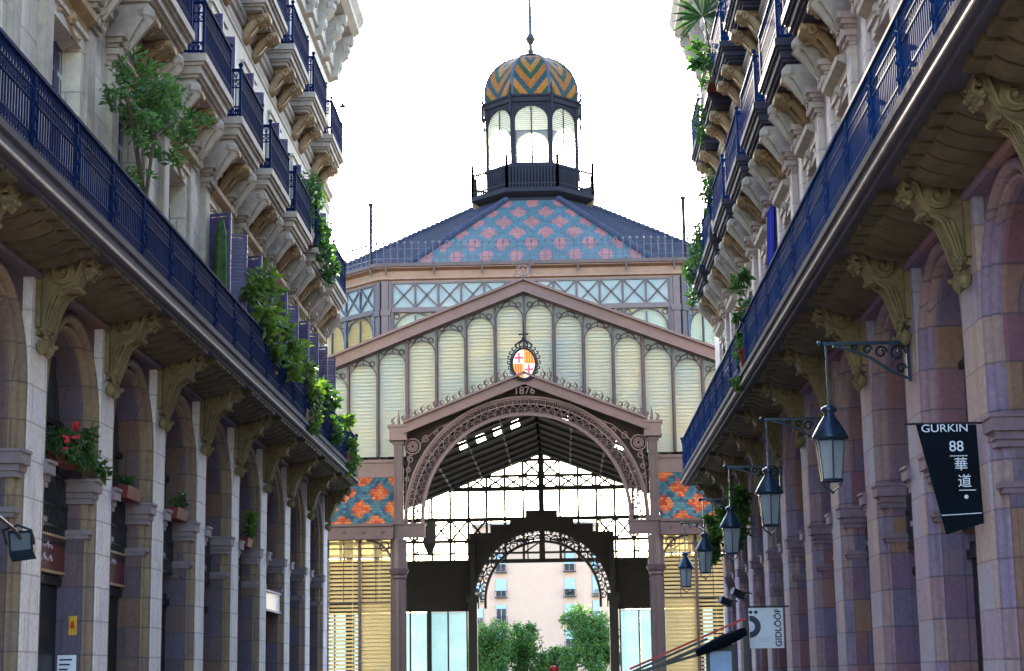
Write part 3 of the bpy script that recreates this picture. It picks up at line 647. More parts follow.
def lattice(nm, c, Y, r0, r1, nl, mat, par, th=1., leg=0.):
    """fretwork arch: three rings, a row of pointed loops and a row of quatrefoils"""
    mb = MB(); rm = r0 + (r1 - r0) * .60
    def A(r, t, y=Y): return (c[0] + r * math.cos(t), y, c[1] + r * math.sin(t))
    def Lr(r, q): return [(c[0] - r, Y, c[1] - leg)] * (leg > 0) + q + [(c[0] + r, Y, c[1] - leg)] * (leg > 0)
    for r, t in ((r0, .06), (r0 + .07, .03), (rm, .03), (r1 - .08, .03), (r1, .06)):
        mb.tube(Lr(r, [A(r, PI - PI * i / 48) for i in range(49)]), t * th, 5)
    for i in range(nl):
        t0, t1 = PI * i / nl, PI * (i + 1) / nl; tm = (t0 + t1) / 2; d = t1 - t0
        mb.tube([A(r0 + .06, t0), A(r0 + (rm - r0) * .6, t0 + d * .08), A(rm - .05, tm)], .026 * th, 4); mb.tube([A(r0 + .06, t1), A(r0 + (rm - r0) * .6, t1 - d * .08), A(rm - .05, tm)], .026 * th, 4)
        mb.tube([A(r0 + (rm - r0) * .42 + .07 * math.cos(j), tm + .07 / r0 * math.sin(j)) for j in [k * PI / 3 for k in range(6)]], .018 * th, 4, True)
        mb.ball(A(rm - .03, tm), .05 * th, (1, .6, 1), 6)
        R_ = (r1 - rm) * .36; rc = (rm + r1) / 2
        mb.tube([A(rc + R_ * math.cos(j), t0 + R_ / rc * math.sin(j)) for j in [k * PI / 3 for k in range(6)]], .024 * th, 4, True)
        mb.ball(A(rc, t0), .04 * th, (1, .6, 1), 6); mb.bar(A(rm, tm), A(r1, tm), .03 * th)
    return mp(nm, mb, mat, par)
lattice('fretwork_arch', (XM, 6.08), YP - .05, 4.02, 4.72, 44, MT['mauve_l'], portal, 1., .2)
mb = MB(); n = 40                              # added dark plate for the shaded roof underside behind arch and rake
for i in range(n):
    xa, xb = -4.72 + 9.44 * i / n, -4.72 + 9.44 * (i + 1) / n
    za, zb = (6.08 + math.sqrt(max(0, 4.75 ** 2 - q * q)) for q in (xa, xb))
    mb.quad((XM + xa, 70.5, za), (XM + xb, 70.5, zb), (XM + xb, 70.5, prk(xb) - .1), (XM + xa, 70.5, prk(xa) - .1))
mp('shade_plate', mb, MT['brown'], portal)
text('date', '1876', (XM, 69.66, 11.0), R(90), .42, MT['mauve_l'], portal, .02)
# --- coat of arms over the portal: quartered oval of crosses and bars
sh = mp('coat_of_arms', MB().prism([(.50 * math.cos(t), .62 * math.sin(t)) for t in [i * PI / 16 for i in range(32)]], lambda a, b, t: (XM + a, t, 12.05 + b), 69.52, 69.60), MT['lead'], portal)
def quarter(nm, x0, x1, z0, z1, mat, y=69.50):
    pts = []
    for i in range(9):
        for j in range(9): pts.append((x0 + (x1 - x0) * i / 8, z0 + (z1 - z0) * j / 8))
    mb = MB(); V = []
    for a, b in pts:
        k = math.hypot(a / .44, b / .56); k = 1 / k if k > 1 else 1
        V.append((XM + a * k, y, 12.05 + b * k))
    mb.add(V, [(i * 9 + j, i * 9 + j + 1, (i + 1) * 9 + j + 1, (i + 1) * 9 + j) for i in range(8) for j in range(8)]); return mp(nm, mb, mat, sh)
MT['gilt'] = plain('enamel gold', (.72, .26, .01), .4, var=.1, bmp=0); MT['enam'] = plain('enamel white', (.80, .76, .78), .4, var=.05, bmp=0); MT['crim'] = plain('enamel crimson', (.62, .02, .08), .4, var=.1, bmp=0)
for (a, b, c_, d, k) in ((-.44, 0, 0, .56, 'w'), (0, .44, 0, .56, 'g'), (-.44, 0, -.56, 0, 'g'), (0, .44, -.56, 0, 'w')):
    quarter('shield_quarter', a, b, c_, d, MT['enam'] if k == 'w' else MT['gilt'])
    if k == 'w':
        mx, mz = (a + b) / 2 * .86, (c_ + d) / 2 * .84
        quarter('red_cross', mx - .035, mx + .035, mz - .21, mz + .21, MT['crim'], 69.495); quarter('red_cross', mx - .17, mx + .17, mz - .04, mz + .04, MT['crim'], 69.492)
    else:
        for q in (.28, .5, .72): quarter('red_bar', a + (b - a) * q - .018, a + (b - a) * q + .018, c_ * .84, d * .84, MT['red'], 69.495)
mb = MB()
for r, t in ((.48, .05), (.55, .02)): mb.tube([(XM + r * .98 * math.cos(a), 69.5, 12.05 + r * 1.26 * math.sin(a)) for a in [i * PI / 16 for i in range(32)]], t, 5, True)
for sg in (-1, 1):
    for i in range(9):
        a = -1.2 + i * .29; p = (XM + sg * .55 * math.cos(a), 69.5, 12.05 + .70 * math.sin(a)); mb.tube([p, (p[0] + sg * .09, 69.5, p[2] + .04), (p[0] + sg * .08, 69.5, p[2] + .13), (p[0] + sg * .02, 69.5, p[2] + .11)], .025, 4)
for q in (-.2, -.1, 0, .1, .2): mb.tube([(XM + q * 1.2, 69.5, 12.66), (XM + q * 1.7, 69.5, 12.86 - abs(q) * .3), (XM, 69.5, 13.02)], .03, 4)
mb.bar((XM, 69.5, 12.95), (XM, 69.5, 13.75), .05); mb.bar((XM - .2, 69.5, 13.22), (XM + .2, 69.5, 13.22), .05); mb.ball((XM, 69.5, 13.05), .08)
mp('crest_frame', mb, MT['lead'], sh)
# --- main gable: rake, mullions, arched louvre panels
gable = mpe('gable_front', MK)
for sg in (-1, 1):
    mp('sill_beam', MB().box(*sorted((XM + sg * 16.4, XM + sg * 5.16)), YG - .12, YG + .12, 7.86, 8.5).box(*sorted((XM + sg * 16.4, XM + sg * 5.16)), YG - .2, YG + .2, 8.48, 8.6), MT['mauve_l'], gable)
for sg in (-1, 1):
    def pk(a, b, t): return (XM + sg * a, t, b)
    mb = MB(); mb.prism([(0, rake(0)), (16.5, rake(16.5)), (16.5, rake(16.5) - .42), (0, rake(0) - .42)], pk, 71.0, 71.35)
    mb.prism([(-.02, rake(0) + .10), (16.6, rake(16.6) + .10), (16.6, rake(16.6)), (-.02, rake(0))], pk, 70.8, 72.2)
    mb.prism([(0, rake(0) - .36), (16.5, rake(16.5) - .36), (16.5, rake(16.5) - .46), (0, rake(0) - .46)], pk, 70.92, 71.08)
    mp('gable_rake', mb, MT['mauve_l'], gable)
    mp('eaves_soffit', MB().prism([(0, rake(0) - .46), (16.5, rake(16.5) - .46), (16.5, rake(16.5) - .40), (0, rake(0) - .40)], pk, 71.36, YG + .2), MT['mauve'], gable)
PW = 1.188
def louvre(mb, fx, x0, x1, z0, z1, y, pitch=.145, ov=1.15, tilt=.07, arch=True):
    """overlapping tilted slats filling a round headed panel"""
    xm, r = (x0 + x1) / 2, (x1 - x0) / 2; z = z0; zs = z1 - r if arch else z1
    while z < z1 - .02:
        zt_ = min(z + pitch * ov, z1)
        def wd(q): return r if q <= zs else math.sqrt(max(.0004, r * r - (q - zs) ** 2))
        a, b = wd(z), wd(zt_)
        mb.quad(fx(xm - a, y - tilt, z), fx(xm + a, y - tilt, z), fx(xm + b, y + tilt, zt_), fx(xm - b, y + tilt, zt_)); z += pitch
idf = lambda x, y, z: (x, y, z)
for i in range(-13, 13):
    xa, xb = i * PW, (i + 1) * PW; xm = (xa + xb) / 2; am = abs(xm)
    outer = max(abs(xa), abs(xb))
    zb = 8.72 if am > 5.1 else prk(am + .3) + .02
    zt_ = rake(am) - .42 - .33
    if zt_ - zb < .7: continue
    mb = MB(); louvre(mb, idf, XM + xa + .05, XM + xb - .05, zb, zt_ + .06, YG)
    f = mp('louvre_panel', mb, MT['slat'], gable)
    mb = MB()                                  # frame: arched head and tracery above it
    X0, X1, X = XM + xa + .045, XM + xb - .045, XM + xm; r = (X1 - X0) / 2; zt_ += .06
    mb.tube([(X0, YG - .1, zb), (X0, YG - .1, zt_ - r)] + [(X - r * math.cos(t), YG - .1, zt_ - r + r * math.sin(t)) for t in [k * PI / 12 for k in range(1, 12)]] + [(X1, YG - .1, zt_ - r), (X1, YG - .1, zb)], .024, 5)
    zz = rake(outer) - .5
    mb.bar((X, YG - .1, zt_), (X, YG - .1, rake(am) - .42), .05)
    for sg in (-1, 1):
        mb.tube([(X + sg * .36 + .11 * math.cos(t), YG - .1, zt_ + .02 + .11 * math.sin(t)) for t in [k * PI / 4 for k in range(8)]], .022, 4, True)
        mb.tube([(X + sg * .36, YG - .1, zt_ - .1), (X + sg * .2, YG - .1, zt_ + .1), (X, YG - .1, zt_ + .2)], .022, 4)
    mp('arched_frame', mb, MT['mauve'], f)
    mp('spandrel_glass', MB().poly([(X0, YG + .05, zt_ - r), (X1, YG + .05, zt_ - r), (X1, YG + .05, rake(xb) - .44), (X, YG + .05, rake(xm) - .44), (X0, YG + .05, rake(xa) - .44)]), MT['slat_b'], f)
for i in range(-13, 14):
    x = i * PW; zb = 8.72 if abs(x) > 5.1 else prk(x)
    w = .15 if i in (-4, 4, -10, 10) else .09
    zt_ = rake(x) - .42
    if zt_ > zb: mp('mullion', MB().box(XM + x - w / 2, XM + x + w / 2, YG - .2, YG + .02, zb, zt_).box(XM + x - w * .25, XM + x + w * .25, YG - .26, YG - .2, zb, zt_), MT['mauve'], gable)
# --- skirt roofs and the slatted screens below, both sides of the portal
for sg in (-1, 1):
    def pk(a, b, t): return (XM + sg * a, t, b)
    x0, x1 = 5.16, 16.4
    def xx(a): return XM + sg * a
    sk = mp('skirt_roof', MB().add([(xx(x0), 69.75, 5.88), (xx(x1), 69.75, 5.88), (xx(x1), 71.45, 7.9), (xx(x0), 71.45, 7.9), (xx(x0), 69.75, 5.80), (xx(x1), 69.75, 5.80), (xx(x1), 71.45, 7.8), (xx(x0), 71.45, 7.8)], [(0, 1, 2, 3), (4, 5, 6, 7), (0, 1, 5, 4), (2, 3, 7, 6), (0, 3, 7, 4)]), MT['roofS'])
    mb = MB().box(*sorted((xx(x0), xx(x1))), 69.6, 70.1, 5.36, 5.80).box(*sorted((xx(x0), xx(x1))), 69.5, 70.1, 5.80, 5.9).box(*sorted((xx(x0), xx(x1))), 69.55, 70.1, 5.30, 5.37)
    for i in range(15): mb.ball((xx(x0 + .4 + i * .75), 69.58, 5.58), .07, (1, .5, 1), 6)
    mp('gutter_beam', mb, MT['mauve'], sk)
    scr = mp('slatted_screen', MB().box(*sorted((xx(x0), xx(x1))), 70.3, 70.7, G, G + .9), MT['mauve'])
    for i in range(9):
        a, b = 5.28 + i * 1.26, 5.28 + (i + 1) * 1.26
        xa, xb = sorted((xx(a), xx(b)))
        mp('screen_post', MB().box(xb - .05, xb + .05, 70.3, 70.55, G, 5.36), MT['mauve'], scr)
        mb = MB(); z = 2.95
        while z < 4.62: mb.quad((xa, 70.42, z), (xb, 70.42, z), (xb, 70.50, z + .105), (xa, 70.50, z + .105)); z += .155
        mp('upper_slats', mb, MT['slat_y'], scr)
        mb = MB(); z = G + .9; k = 0
        while z < 2.88:
            mb.quad((xa, 70.42, z), (xb, 70.42, z), (xb, 70.50, z + (.085 if i % 3 == 1 else .15)), (xa, 70.50, z + (.085 if i % 3 == 1 else .15))); z += .15
        mp('lower_slats', mb, MT['slat_y'], scr)
        mp('top_light', MB().quad((xa, 70.5, 4.66), (xb, 70.5, 4.66), (xb, 70.5, 5.36), (xa, 70.5, 5.36)), MT['slat_y'], scr)
        mb = MB()
        for z in (2.92, 4.64, 5.0): mb.bar((xa, 70.4, z), (xb, 70.4, z), .05)
        mb.bar(((xa + xb) / 2, 70.4, 2.92), ((xa + xb) / 2, 70.4, 5.36), .025)
        mp('screen_rail', mb, MT['mauve'], scr)
    wallm = MB().quad((xx(16.4), 70, G), (xx(16.4), YR, G), (xx(16.4), YR, rake(16.4)), (xx(16.4), 70, rake(16.4)))
    mp('side_wall', wallm, MT['slat'])
    # roof of the nave: boards seen from below, cells left open (glazed) at the crossing
    mb = MB(); mg = MB(); ny, nx = 18, 32
    for i in range(nx):
        for j in range(ny):
            a, b = 16.4 * i / nx, 16.4 * (i + 1) / nx; y0, y1 = 72 + (YR - 72) * j / ny, 72 + (YR - 72) * (j + 1) / ny
            q = [(xx(a), y0, rake(a) - .5), (xx(b), y0, rake(b) - .5), (xx(b), y1, rake(b) - .5), (xx(a), y1, rake(a) - .5)]
            glaz = (j == 11 and i in (2, 4, 6, 8)) if sg < 0 else (j == 11 and i == 9) or (j == 10 and i == 3)
            if glaz: mg.quad(*q)
            else: mb.quad(*q)
    ceil_ = mp('nave_roof', mb, MT['ceiling']); mp('roof_light', mg, MT['skyglass'], ceil_)
    mb = MB()
    for j in range(1, 18): mb.bar((xx(.0), 72 + 53 * j / 18, rake(0) - .62), (xx(16.3), 72 + 53 * j / 18, rake(16.3) - .62), .10, .18)
    for i in range(0, 17, 2): mb.bar((xx(i * 1.02), 72, rake(i * 1.02) - .58), (xx(i * 1.02), YR, rake(i * 1.02) - .58), .12)
    mp('rafters', mb, MT['truss'], ceil_)
    mp('roof_slope', MB().prism([(0, rake(0) + .02), (16.5, rake(16.5) + .02), (16.5, rake(16.5) - .06), (0, rake(0) - .06)], pk, 72.2, 92), MT['slate'])
# --- inner trusses and the pendant inside the left of the portal
for y in (84.5, 97.):
    mb = MB()
    for sg in (-1, 1):
        mb.bar((XM, y, 14.7), (XM + sg * 14, y, rake(14) - 1.0), .16, .22)
        mb.tube([(XM + sg * 8.4 * math.sin(t), y, 6.6 + 7.8 * math.cos(t)) for t in [k * PI / 24 for k in range(13)]], .10, 5)
        for k in range(1, 8): mb.bar((XM + sg * k, y, rake(k) - 1.05), (XM + sg * k, y, 6.6 + 7.8 * math.sqrt(1 - (k / 8.4) ** 2)), .06)
        mb.bar((XM + sg * 8.6, y, G), (XM + sg * 8.6, y, 12.), .3)
    mb.bar((XM, y, 15.3), (XM, y, 14.2), .2)
    mp('roof_truss', mb, MT['truss'])
mp('pendant_box', MB().lathe((-5.33, 73.0, 4.85), [(.05, 0), (.14, .12), (.33, .42), (.36, .5), (.36, 1.35), (.2, 1.42), (.05, 1.5), (.05, 2.2)], 4, PI / 4), MT['brown'])
# --- far front: glazed gable with trusses, dark stepped porch and fretwork arch
far = mp('rear_front', MB().box(XM - 16.4, XM + 16.4, YR - .15, YR + .15, 7.72, 7.98), MT['truss'])
def rrk(x): return 15.55 - .35 * abs(x)
mb = MB(); VX = [k * 1.27 for k in range(-12, 13)]
for x in VX: mb.box(XM + x - (.2 if x == 0 else .085), XM + x + (.2 if x == 0 else .085), YR - .1, YR + .1, 7.9, rrk(x))
for i, x in enumerate(VX):
    if i % 2: mb.box(XM + x + .24, XM + x + .33, YR - .1, YR + .1, 7.9, rrk(abs(x) + .3)); mb.bar((XM + x, YR, 8.4), (XM + x + 1.27, YR, 9.25), .1)
for z, h in ((8.4, .12), (9.25, .2), (10.75, .26), (12.85, .3), (13.75, .18), (14.85, .2)):
    xl = min(16, max(0, (15.5 - z) / .35)); mb.box(XM - xl, XM + xl, YR - .12, YR + .12, z - h / 2, z + h / 2)
for i in range(len(VX) - 1):
    a, b = VX[i], VX[i + 1]
    for z0, z1 in ((12.9, 13.75), (13.75, 14.85), (9.25, 10.75)):
        if max(abs(a), abs(b)) < (15.7 - z1) / .35 and (z0 > 12 or abs(a + b) > 7):
            mb.bar((XM + a, YR, z0), (XM + b, YR, z1), .14); mb.bar((XM + a, YR, z1), (XM + b, YR, z0), .14)
for sg in (-1, 1):
    mb.bar((XM + sg * 5.1, YR, 10.8), (XM + sg * 3.8, YR, 12.8), .08)
    mb.bar((XM, YR, rrk(0) + .1), (XM + sg * 16.4, YR, rrk(16.4) + .1), .3, .4)
mp('glazing_bars', mb, MT['truss'], far)
mp('gable_glass', MB().poly([(XM - 16.4, YR + .05, 7.9), (XM + 16.4, YR + .05, 7.9), (XM + 16.4, YR + .05, rrk(16.4)), (XM, YR + .05, rrk(0)), (XM - 16.4, YR + .05, rrk(16.4))]), MT['skyglass'], far)
mb = MB(); zc = 5.2
steps = ((1.15, 11.25), (2.25, 10.75), (3.5, 10.3), (5.0, 9.75))
x = -4.95
while x < 4.94:
    xm = x + .055; top = next(z for w_, z in steps if abs(xm) <= w_ + .001)
    bot = zc + math.sqrt(4.78 ** 2 - xm * xm) if abs(xm) < 4.75 else 4.45
    mb.box(XM + x, XM + x + .11, YR - .9, YR - .6, bot, top); x += .11
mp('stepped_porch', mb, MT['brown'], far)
for sg in (-1, 1):
    xa, xb = sorted((XM + sg * 4.76, XM + sg * 16.4))
    mp('dark_panel', MB().box(xa, xb, YR - .5, YR - .3, 4.45, 7.9), MT['brown'], far)
    mb = MB()
    for i in range(24): mb.bar((xa, YR - .52, 4.6 + i * .14), (xb, YR - .52, 4.6 + i * .14), .03)
    mp('panel_ribs', mb, MT['truss'], far)
    mb = MB()
    xp = 5.3
    while xp < 15: louvre(mb, lambda x, y, z: (XM + sg * x, y, z), xp, xp + 1.22, G, 4.42, YR - .1, .16, 1.2, .05, False); xp += 1.3
    mp('rear_louvre', mb, MT['slat_r'], far)
    mb = MB()
    for i in range(9): mb.box(*sorted((XM + sg * (5.24 + i * 1.3 - (.16 if i % 3 == 2 else .05)), XM + sg * (5.24 + i * 1.3 + (.16 if i % 3 == 2 else .05)))), YR - .3, YR - .1, G, 4.45)
    mb.box(*sorted((XM + sg * 4.5, XM + sg * 5.1)), YR - 1.2, YR - .5, G, 5.3); mb.box(*sorted((XM + sg * 4.35, XM + sg * 5.25)), YR - 1.25, YR - .45, 5.0, 5.5); mb.box(*sorted((XM + sg * 4.62, XM + sg * 4.95)), YR - 1.1, YR - .6, 5.3, 9.)
    mp('rear_post', mb, MT['truss'], far)
lattice('rear_fretwork', (XM, 5.2), YR - .8, 3.92, 4.74, 22, MT['truss'], far, 1.7, .6)
mp('tie_beam', MB().box(XM - 3.6, XM + 3.6, YR - .85, YR - .72, 8.33, 8.43), MT['truss'], far)
# --- octagonal drum
AP = 18.4; T8 = math.tan(PI / 8)
drum = mp('octagon_drum', MB().lathe((XM, YC, 0), [(q / math.cos(PI / 8), z) for q, z in ((18.45, 19.96), (18.45, 20.02), (18.62, 20.08), (18.62, 20.2), (18.5, 20.24), (18.5, 20.52), (18.9, 20.60), (18.9, 20.64))], 8, PI / 8), MT['tan'])
mp('gutter', MB().lathe((XM, YC, 0), [(q / math.cos(PI / 8), z) for q, z in ((18.85, 20.645), (19.0, 20.66), (19.02, 20.84), (18.9, 20.86), (18.8, 20.8))], 8, PI / 8), MT['mauve'], drum)
def facef(k):
    a = k * PI / 4; ca, sa = math.cos(a), math.sin(a)
    return lambda u, y, z: (XM + u * ca - (y - YC) * sa, YC + u * sa + (y - YC) * ca, z)     # u along the face, y as on the front face
for k in range(8):
    f = facef(k); y = YC - AP; hw_ = AP * T8; n = 12; iw = hw_ - .55; p = 2 * iw / n
    def fbox(mb, u0, u1, y0, y1, z0, z1):
        v = [f(u, q, z) for u in (u0, u1) for q in (y0, y1) for z in (z0, z1)]
        mb.add(v, [(0, 1, 3, 2), (4, 6, 7, 5), (0, 4, 5, 1), (2, 3, 7, 6), (0, 2, 6, 4), (1, 5, 7, 3)])
    rear = k in (3, 4, 5)
    mb = MB()
    for sg in (-1, 1):
        fbox(mb, *sorted((sg * hw_, sg * (hw_ - .34))), y - .14, y + .1, 15.5, 20.0); fbox(mb, *sorted((sg * (hw_ - .36), sg * (hw_ - .52))), y - .06, y + .1, 15.5, 20.0)
        fbox(mb, *sorted((sg * hw_ * 1.005, sg * (hw_ - .45))), y - .2, y + .1, 18.2, 18.5)
    fbox(mb, -iw, iw, y - .1, y + .1, 18.42, 18.62); fbox(mb, -iw, iw, y - .16, y + .1, 18.36, 18.44); fbox(mb, -iw, iw, y - .08, y + .1, 19.86, 19.97)
    face = mp('drum_face', mb, MT['mauve_l' if k == 0 else 'mauve'], drum)
    mb = MB()
    for i in range(n + 1):
        u = -iw + i * p; fbox(mb, u - .05, u + .05, y - .07, y + .05, 18.6, 19.9)
        if i % 2 == 0: fbox(mb, u - .09, u + .09, y - .1, y + .05, 15.5, 18.4)
        else: fbox(mb, u - .04, u + .04, y - .06, y + .03, 15.5, 18.2)
        if i < n:
            mb.bar(f(u, y - .03, 18.62), f(u + p, y - .03, 19.9), .07); mb.bar(f(u, y - .03, 19.9), f(u + p, y - .03, 18.62), .07)
        if i % 2 == 0 and i < n:
            r = p - .1; mb.tube([f(u + p + r * math.cos(t), y - .05, 17.28 + r * math.sin(t)) for t in [j * PI / 12 for j in range(13)]], .05, 5)
            for sg in (-1, 1):
                mb.tube([f(u + p + sg * (r - .12) + .14 * math.cos(t), y - .05, 18.16 + .14 * math.sin(t)) for t in [j * PI / 4 for j in range(8)]], .03, 4, True)
    mp('cross_braces', mb, MT['mauve'] if k == 0 else MT['greyiron'], face)
    mb = MB(); mb.quad(f(-iw, y + .04, 18.6), f(iw, y + .04, 18.6), f(iw, y + .04, 19.9), f(-iw, y + .04, 19.9)); mp('frieze_glass', mb, MT['skyglass'] if rear else MT['slat_b'], face)
    if rear:
        mp('drum_glass', MB().quad(f(-iw, y + .04, 15.5), f(iw, y + .04, 15.5), f(iw, y + .04, 18.4), f(-iw, y + .04, 18.4)), MT['skyglass'], face)
    else:
        mb = MB()
        for i in range(0, n, 2): louvre(mb, lambda u, q, z: f(u, q, z), -iw + i * p + .08, -iw + (i + 2) * p - .08, 15.5, 18.36, y + .1, .17, 1.15, .06)
        mp('drum_louvre', mb, MT['slat_y'] if k in (6, 7) else MT['slat'], face)
        mp('spandrel', MB().quad(f(-iw, y + .2, 15.5), f(iw, y + .2, 15.5), f(iw, y + .2, 18.4), f(-iw, y + .2, 18.4)), MT['slat'], face)
    b0, b1, z0, z1 = 16.45, 3.7, 21.05, 28.1
    rf = mp('roof_face', MB().quad(f(-b0 * T8, YC - b0, z0), f(b0 * T8, YC - b0, z0), f(b1 * T8, YC - b1, z1), f(-b1 * T8, YC - b1, z1)), MT['roofT'] if k == 0 else MT['slate'], drum)
    mb = MB(); P0 = Vector(f(b0 * T8, YC - b0, z0 + .08)); P1 = Vector(f(b1 * T8, YC - b1, z1 + .08))
    mb.tube([P0, P1], .16, 6)
    for i in range(46): mb.ball(P0.lerp(P1, (i + .5) / 46), .22, (1, 1, .9), 6)
    mp('roof_hip', mb, MT['slate'], rf)
    if k != 0:
        mb = MB()
        for i in range(-18, 19):
            u = i * .37; t = min(1., max(0., (b0 - abs(u) / T8) / (b0 - b1))) if abs(u) > b1 * T8 else 1.
            A0 = Vector(f(u, YC - b0, z0 + .03)); A1 = Vector(f(u, YC - b0 + (b0 - b1) * t, z0 + (z1 - z0) * t + .03)); 
            if t > .02: mb.bar(A0, A1, .07)
        mp('tile_rolls', mb, MT['slate'], rf)
    mb = MB(); g = 18.9 * T8
    for i in range(int(2 * g / .36)):
        u = -g + i * .36; mb.bar(f(u, YC - 18.9, 20.85), f(u, YC - 18.9, 21.85), .045); mb.ball(f(u, YC - 18.9, 21.9), .07, (1, 1, 1.4), 6)
    mb.bar(f(-g, YC - 18.9, 21.6), f(g, YC - 18.9, 21.6), .02); mb.bar(f(-g, YC - 18.9, 21.1), f(g, YC - 18.9, 21.1), .02)
    mp('gutter_railing', mb, MT['greyiron'], drum)
    if k in (0, 1, 7):
        for i in range(-3, 4): mp('gutter_bracket', MB().bar(f(i * 2.45, YC - 19.0, 20.9), f(i * 2.45, YC - 18.85, 20.25), .10), MT['mauve'], drum)
for x in (XM - 8.2, XM + 7.95):
    mp('roof_mast', MB().lathe((x, 90.2, 20.6), [(.11, 0), (.11, .9), (.09, 1.0), (.09, 3.45), (.14, 3.5), (.13, 3.62)], 8), MT['lead'], drum)
mp('finial_star', MB().tube([(XM + .0, 71.1, 15.8+.06), (XM, 71.1, 15.8+.5)], .05).tube([(XM - .35, 71.1, 15.8+.1), (XM - .2, 71.1, 15.8+.5), (XM - .45, 71.1, 15.8+.65)], .035).tube([(XM + .35, 71.1, 15.8+.1), (XM + .2, 71.1, 15.8+.5), (XM + .45, 71.1, 15.8+.65)], .035).tube([(XM + .22 * math.cos(t), 71.1, 16.15 + .22 * math.sin(t)) for t in [j * PI / 6 for j in range(12)]], .03, 5, True), MT['mauve_l'], gable)
# --- lantern and dome
K = 1 / math.cos(PI / 8); c0 = (XM, YC, 0)
lan = mp('lantern', MB().lathe(c0, [(q * K, z) for q, z in ((3.3, 28.149), (3.3, 28.392), (3.6, 28.538), (3.78, 28.655), (3.78, 28.889), (3.72, 28.947))], 8, PI / 8), MT['lead'])
mp('lantern_base', MB().lathe(c0, [(q * K, z) for q, z in ((3.15, 27.662), (3.15, 28.197), (3.28, 28.295))], 8, PI / 8), MT['tan'], lan)
mp('lantern_parapet', MB().lathe(c0, [(q * K, z) for q, z in ((2.78, 28.928), (2.78, 30.486), (2.9, 30.545), (2.9, 30.681), (2.8, 30.739))], 8, PI / 8), MT['lead'], lan)
mb = MB(); mw = MB(); mr = MB(); ms = MB()
for k in range(8):
    f = facef(k); y = YC - 2.78; h = 2.78 * T8
    for i in range(13): u = -h + 2 * h * i / 12; mb.bar(f(u, y - .03, 28.976), f(u, y - .03, 30.486), .04)
    for sg in (-1, 1): mb.bar(f(sg * (h - .04), y - .03, 30.584), f(sg * (h - .04), y - .03, 34.577), .12)
    mb.bar(f(0, y, 30.681), f(0, y, 34.285), .07)
    r = h - .11
    mb.tube([f(-r, y - .02, 30.681), f(-r, y - .02, 33.408)] + [f(-r * math.cos(t), y - .02, 33.408 + .95 * math.sin(t)) for t in [j * PI / 12 for j in range(1, 12)]] + [f(r, y - .02, 33.408), f(r, y - .02, 30.681)], .05, 5)
    for t in range(9):                          # dark plate over the arch head
        t0, t1 = PI * t / 9, PI * (t + 1) / 9
        mb.quad(f(-r * math.cos(t0), y, 33.408 + .95 * math.sin(t0)), f(-r * math.cos(t1), y, 33.408 + .95 * math.sin(t1)), f(-r * math.cos(t1), y, 34.480), f(-r * math.cos(t0), y, 34.480))
    for sg in (-1, 1): mb.quad(f(sg * r, y, 30.584), f(sg * h, y, 30.584), f(sg * h, y, 34.480), f(sg * r, y, 34.480))
    for i in range(28): ms.quad(f(-r, y + .05, 30.730 + i * .13), f(r, y + .05, 30.730 + i * .13), f(r, y + .09, 30.730 + (i + (.95 if i > 15 else .25)) * .13), f(-r, y + .09, 30.730 + (i + (.95 if i > 15 else .25)) * .13)) if i > 15 or i % 4 == 0 else None
    mw.quad(f(-r, y + .1, 30.681), f(r, y + .1, 30.681), f(r, y + .1, 34.382), f(-r, y + .1, 34.382))
    g = 3.7 * T8
    for i in range(17): u = -g + 2 * g * i / 16; mr.bar(f(u, YC - 3.7, 28.928), f(u, YC - 3.7, 30.340 if i % 16 else 30.9), .08 if i % 16 else .17)
    for z in (29.171, 30.243): mr.bar(f(-g, YC - 3.7, z), f(g, YC - 3.7, z), .09)
    mr.ball(f(g, YC - 3.7, 30.876), .08, (1, 1, 1.6), 6)
mp('lantern_frame', mb, MT['lead'], lan); mp('lantern_window', mw, MT['skyglass'], lan); mp('lantern_slats', ms, MT['slat_l'], lan); mp('lantern_railing', mr, MT['lead'], lan)
mb = MB().lathe(c0, [(q * K, z) for q, z in ((2.8, 34.382), (2.84, 34.528), (2.95, 34.577), (2.95, 34.821), (3.05, 34.918), (3.05, 35.015), (2.9, 35.064))], 8, PI / 8)
for k in range(8):
    f = facef(k); p = f(3.05 * T8, YC - 3.05, 34.967); mb.lathe(p, [(.06, 0), (.10, .1), (.05, .3), (.09, .4), (.02, .75)], 6); mb.lathe((p[0], p[1], p[2] - 1.2), [(.03, 0), (.09, .3), (.06, .6), (.1, 1.1)], 6)
mp('lantern_cornice', mb, MT['lead'], lan)
prof = [(2.82, 35.04), (2.88, 35.5), (2.84, 36.0), (2.70, 36.5), (2.46, 37.0), (2.10, 37.45), (1.66, 37.83), (1.15, 38.12), (.7, 38.28), (.3, 38.36)]
dm = mp('dome', MB().lathe(c0, [(q * K, z) for q, z in prof], 8, PI / 8), MT['dome'], lan)
mb = MB()
for k in range(8):
    a = PI / 8 + k * PI / 4; mb.tube([(XM + q * K * math.cos(a), YC + q * K * math.sin(a), z) for q, z in prof], .08, 6)
mp('dome_rib', mb, MT['greyiron'], lan)
mp('finial', MB().lathe((XM, YC, 38.3), [(.9, 0), (.85, .1), (.25, .18), (.14, .3), (.22, .5), (.12, .62), (.12, .95), (.2, 1.05), (.34, 1.3), (.2, 1.55), (.11, 1.7), (.10, 3.5), (.08, 3.6), (.07, 8.5)], 8), MT['black'], lan)
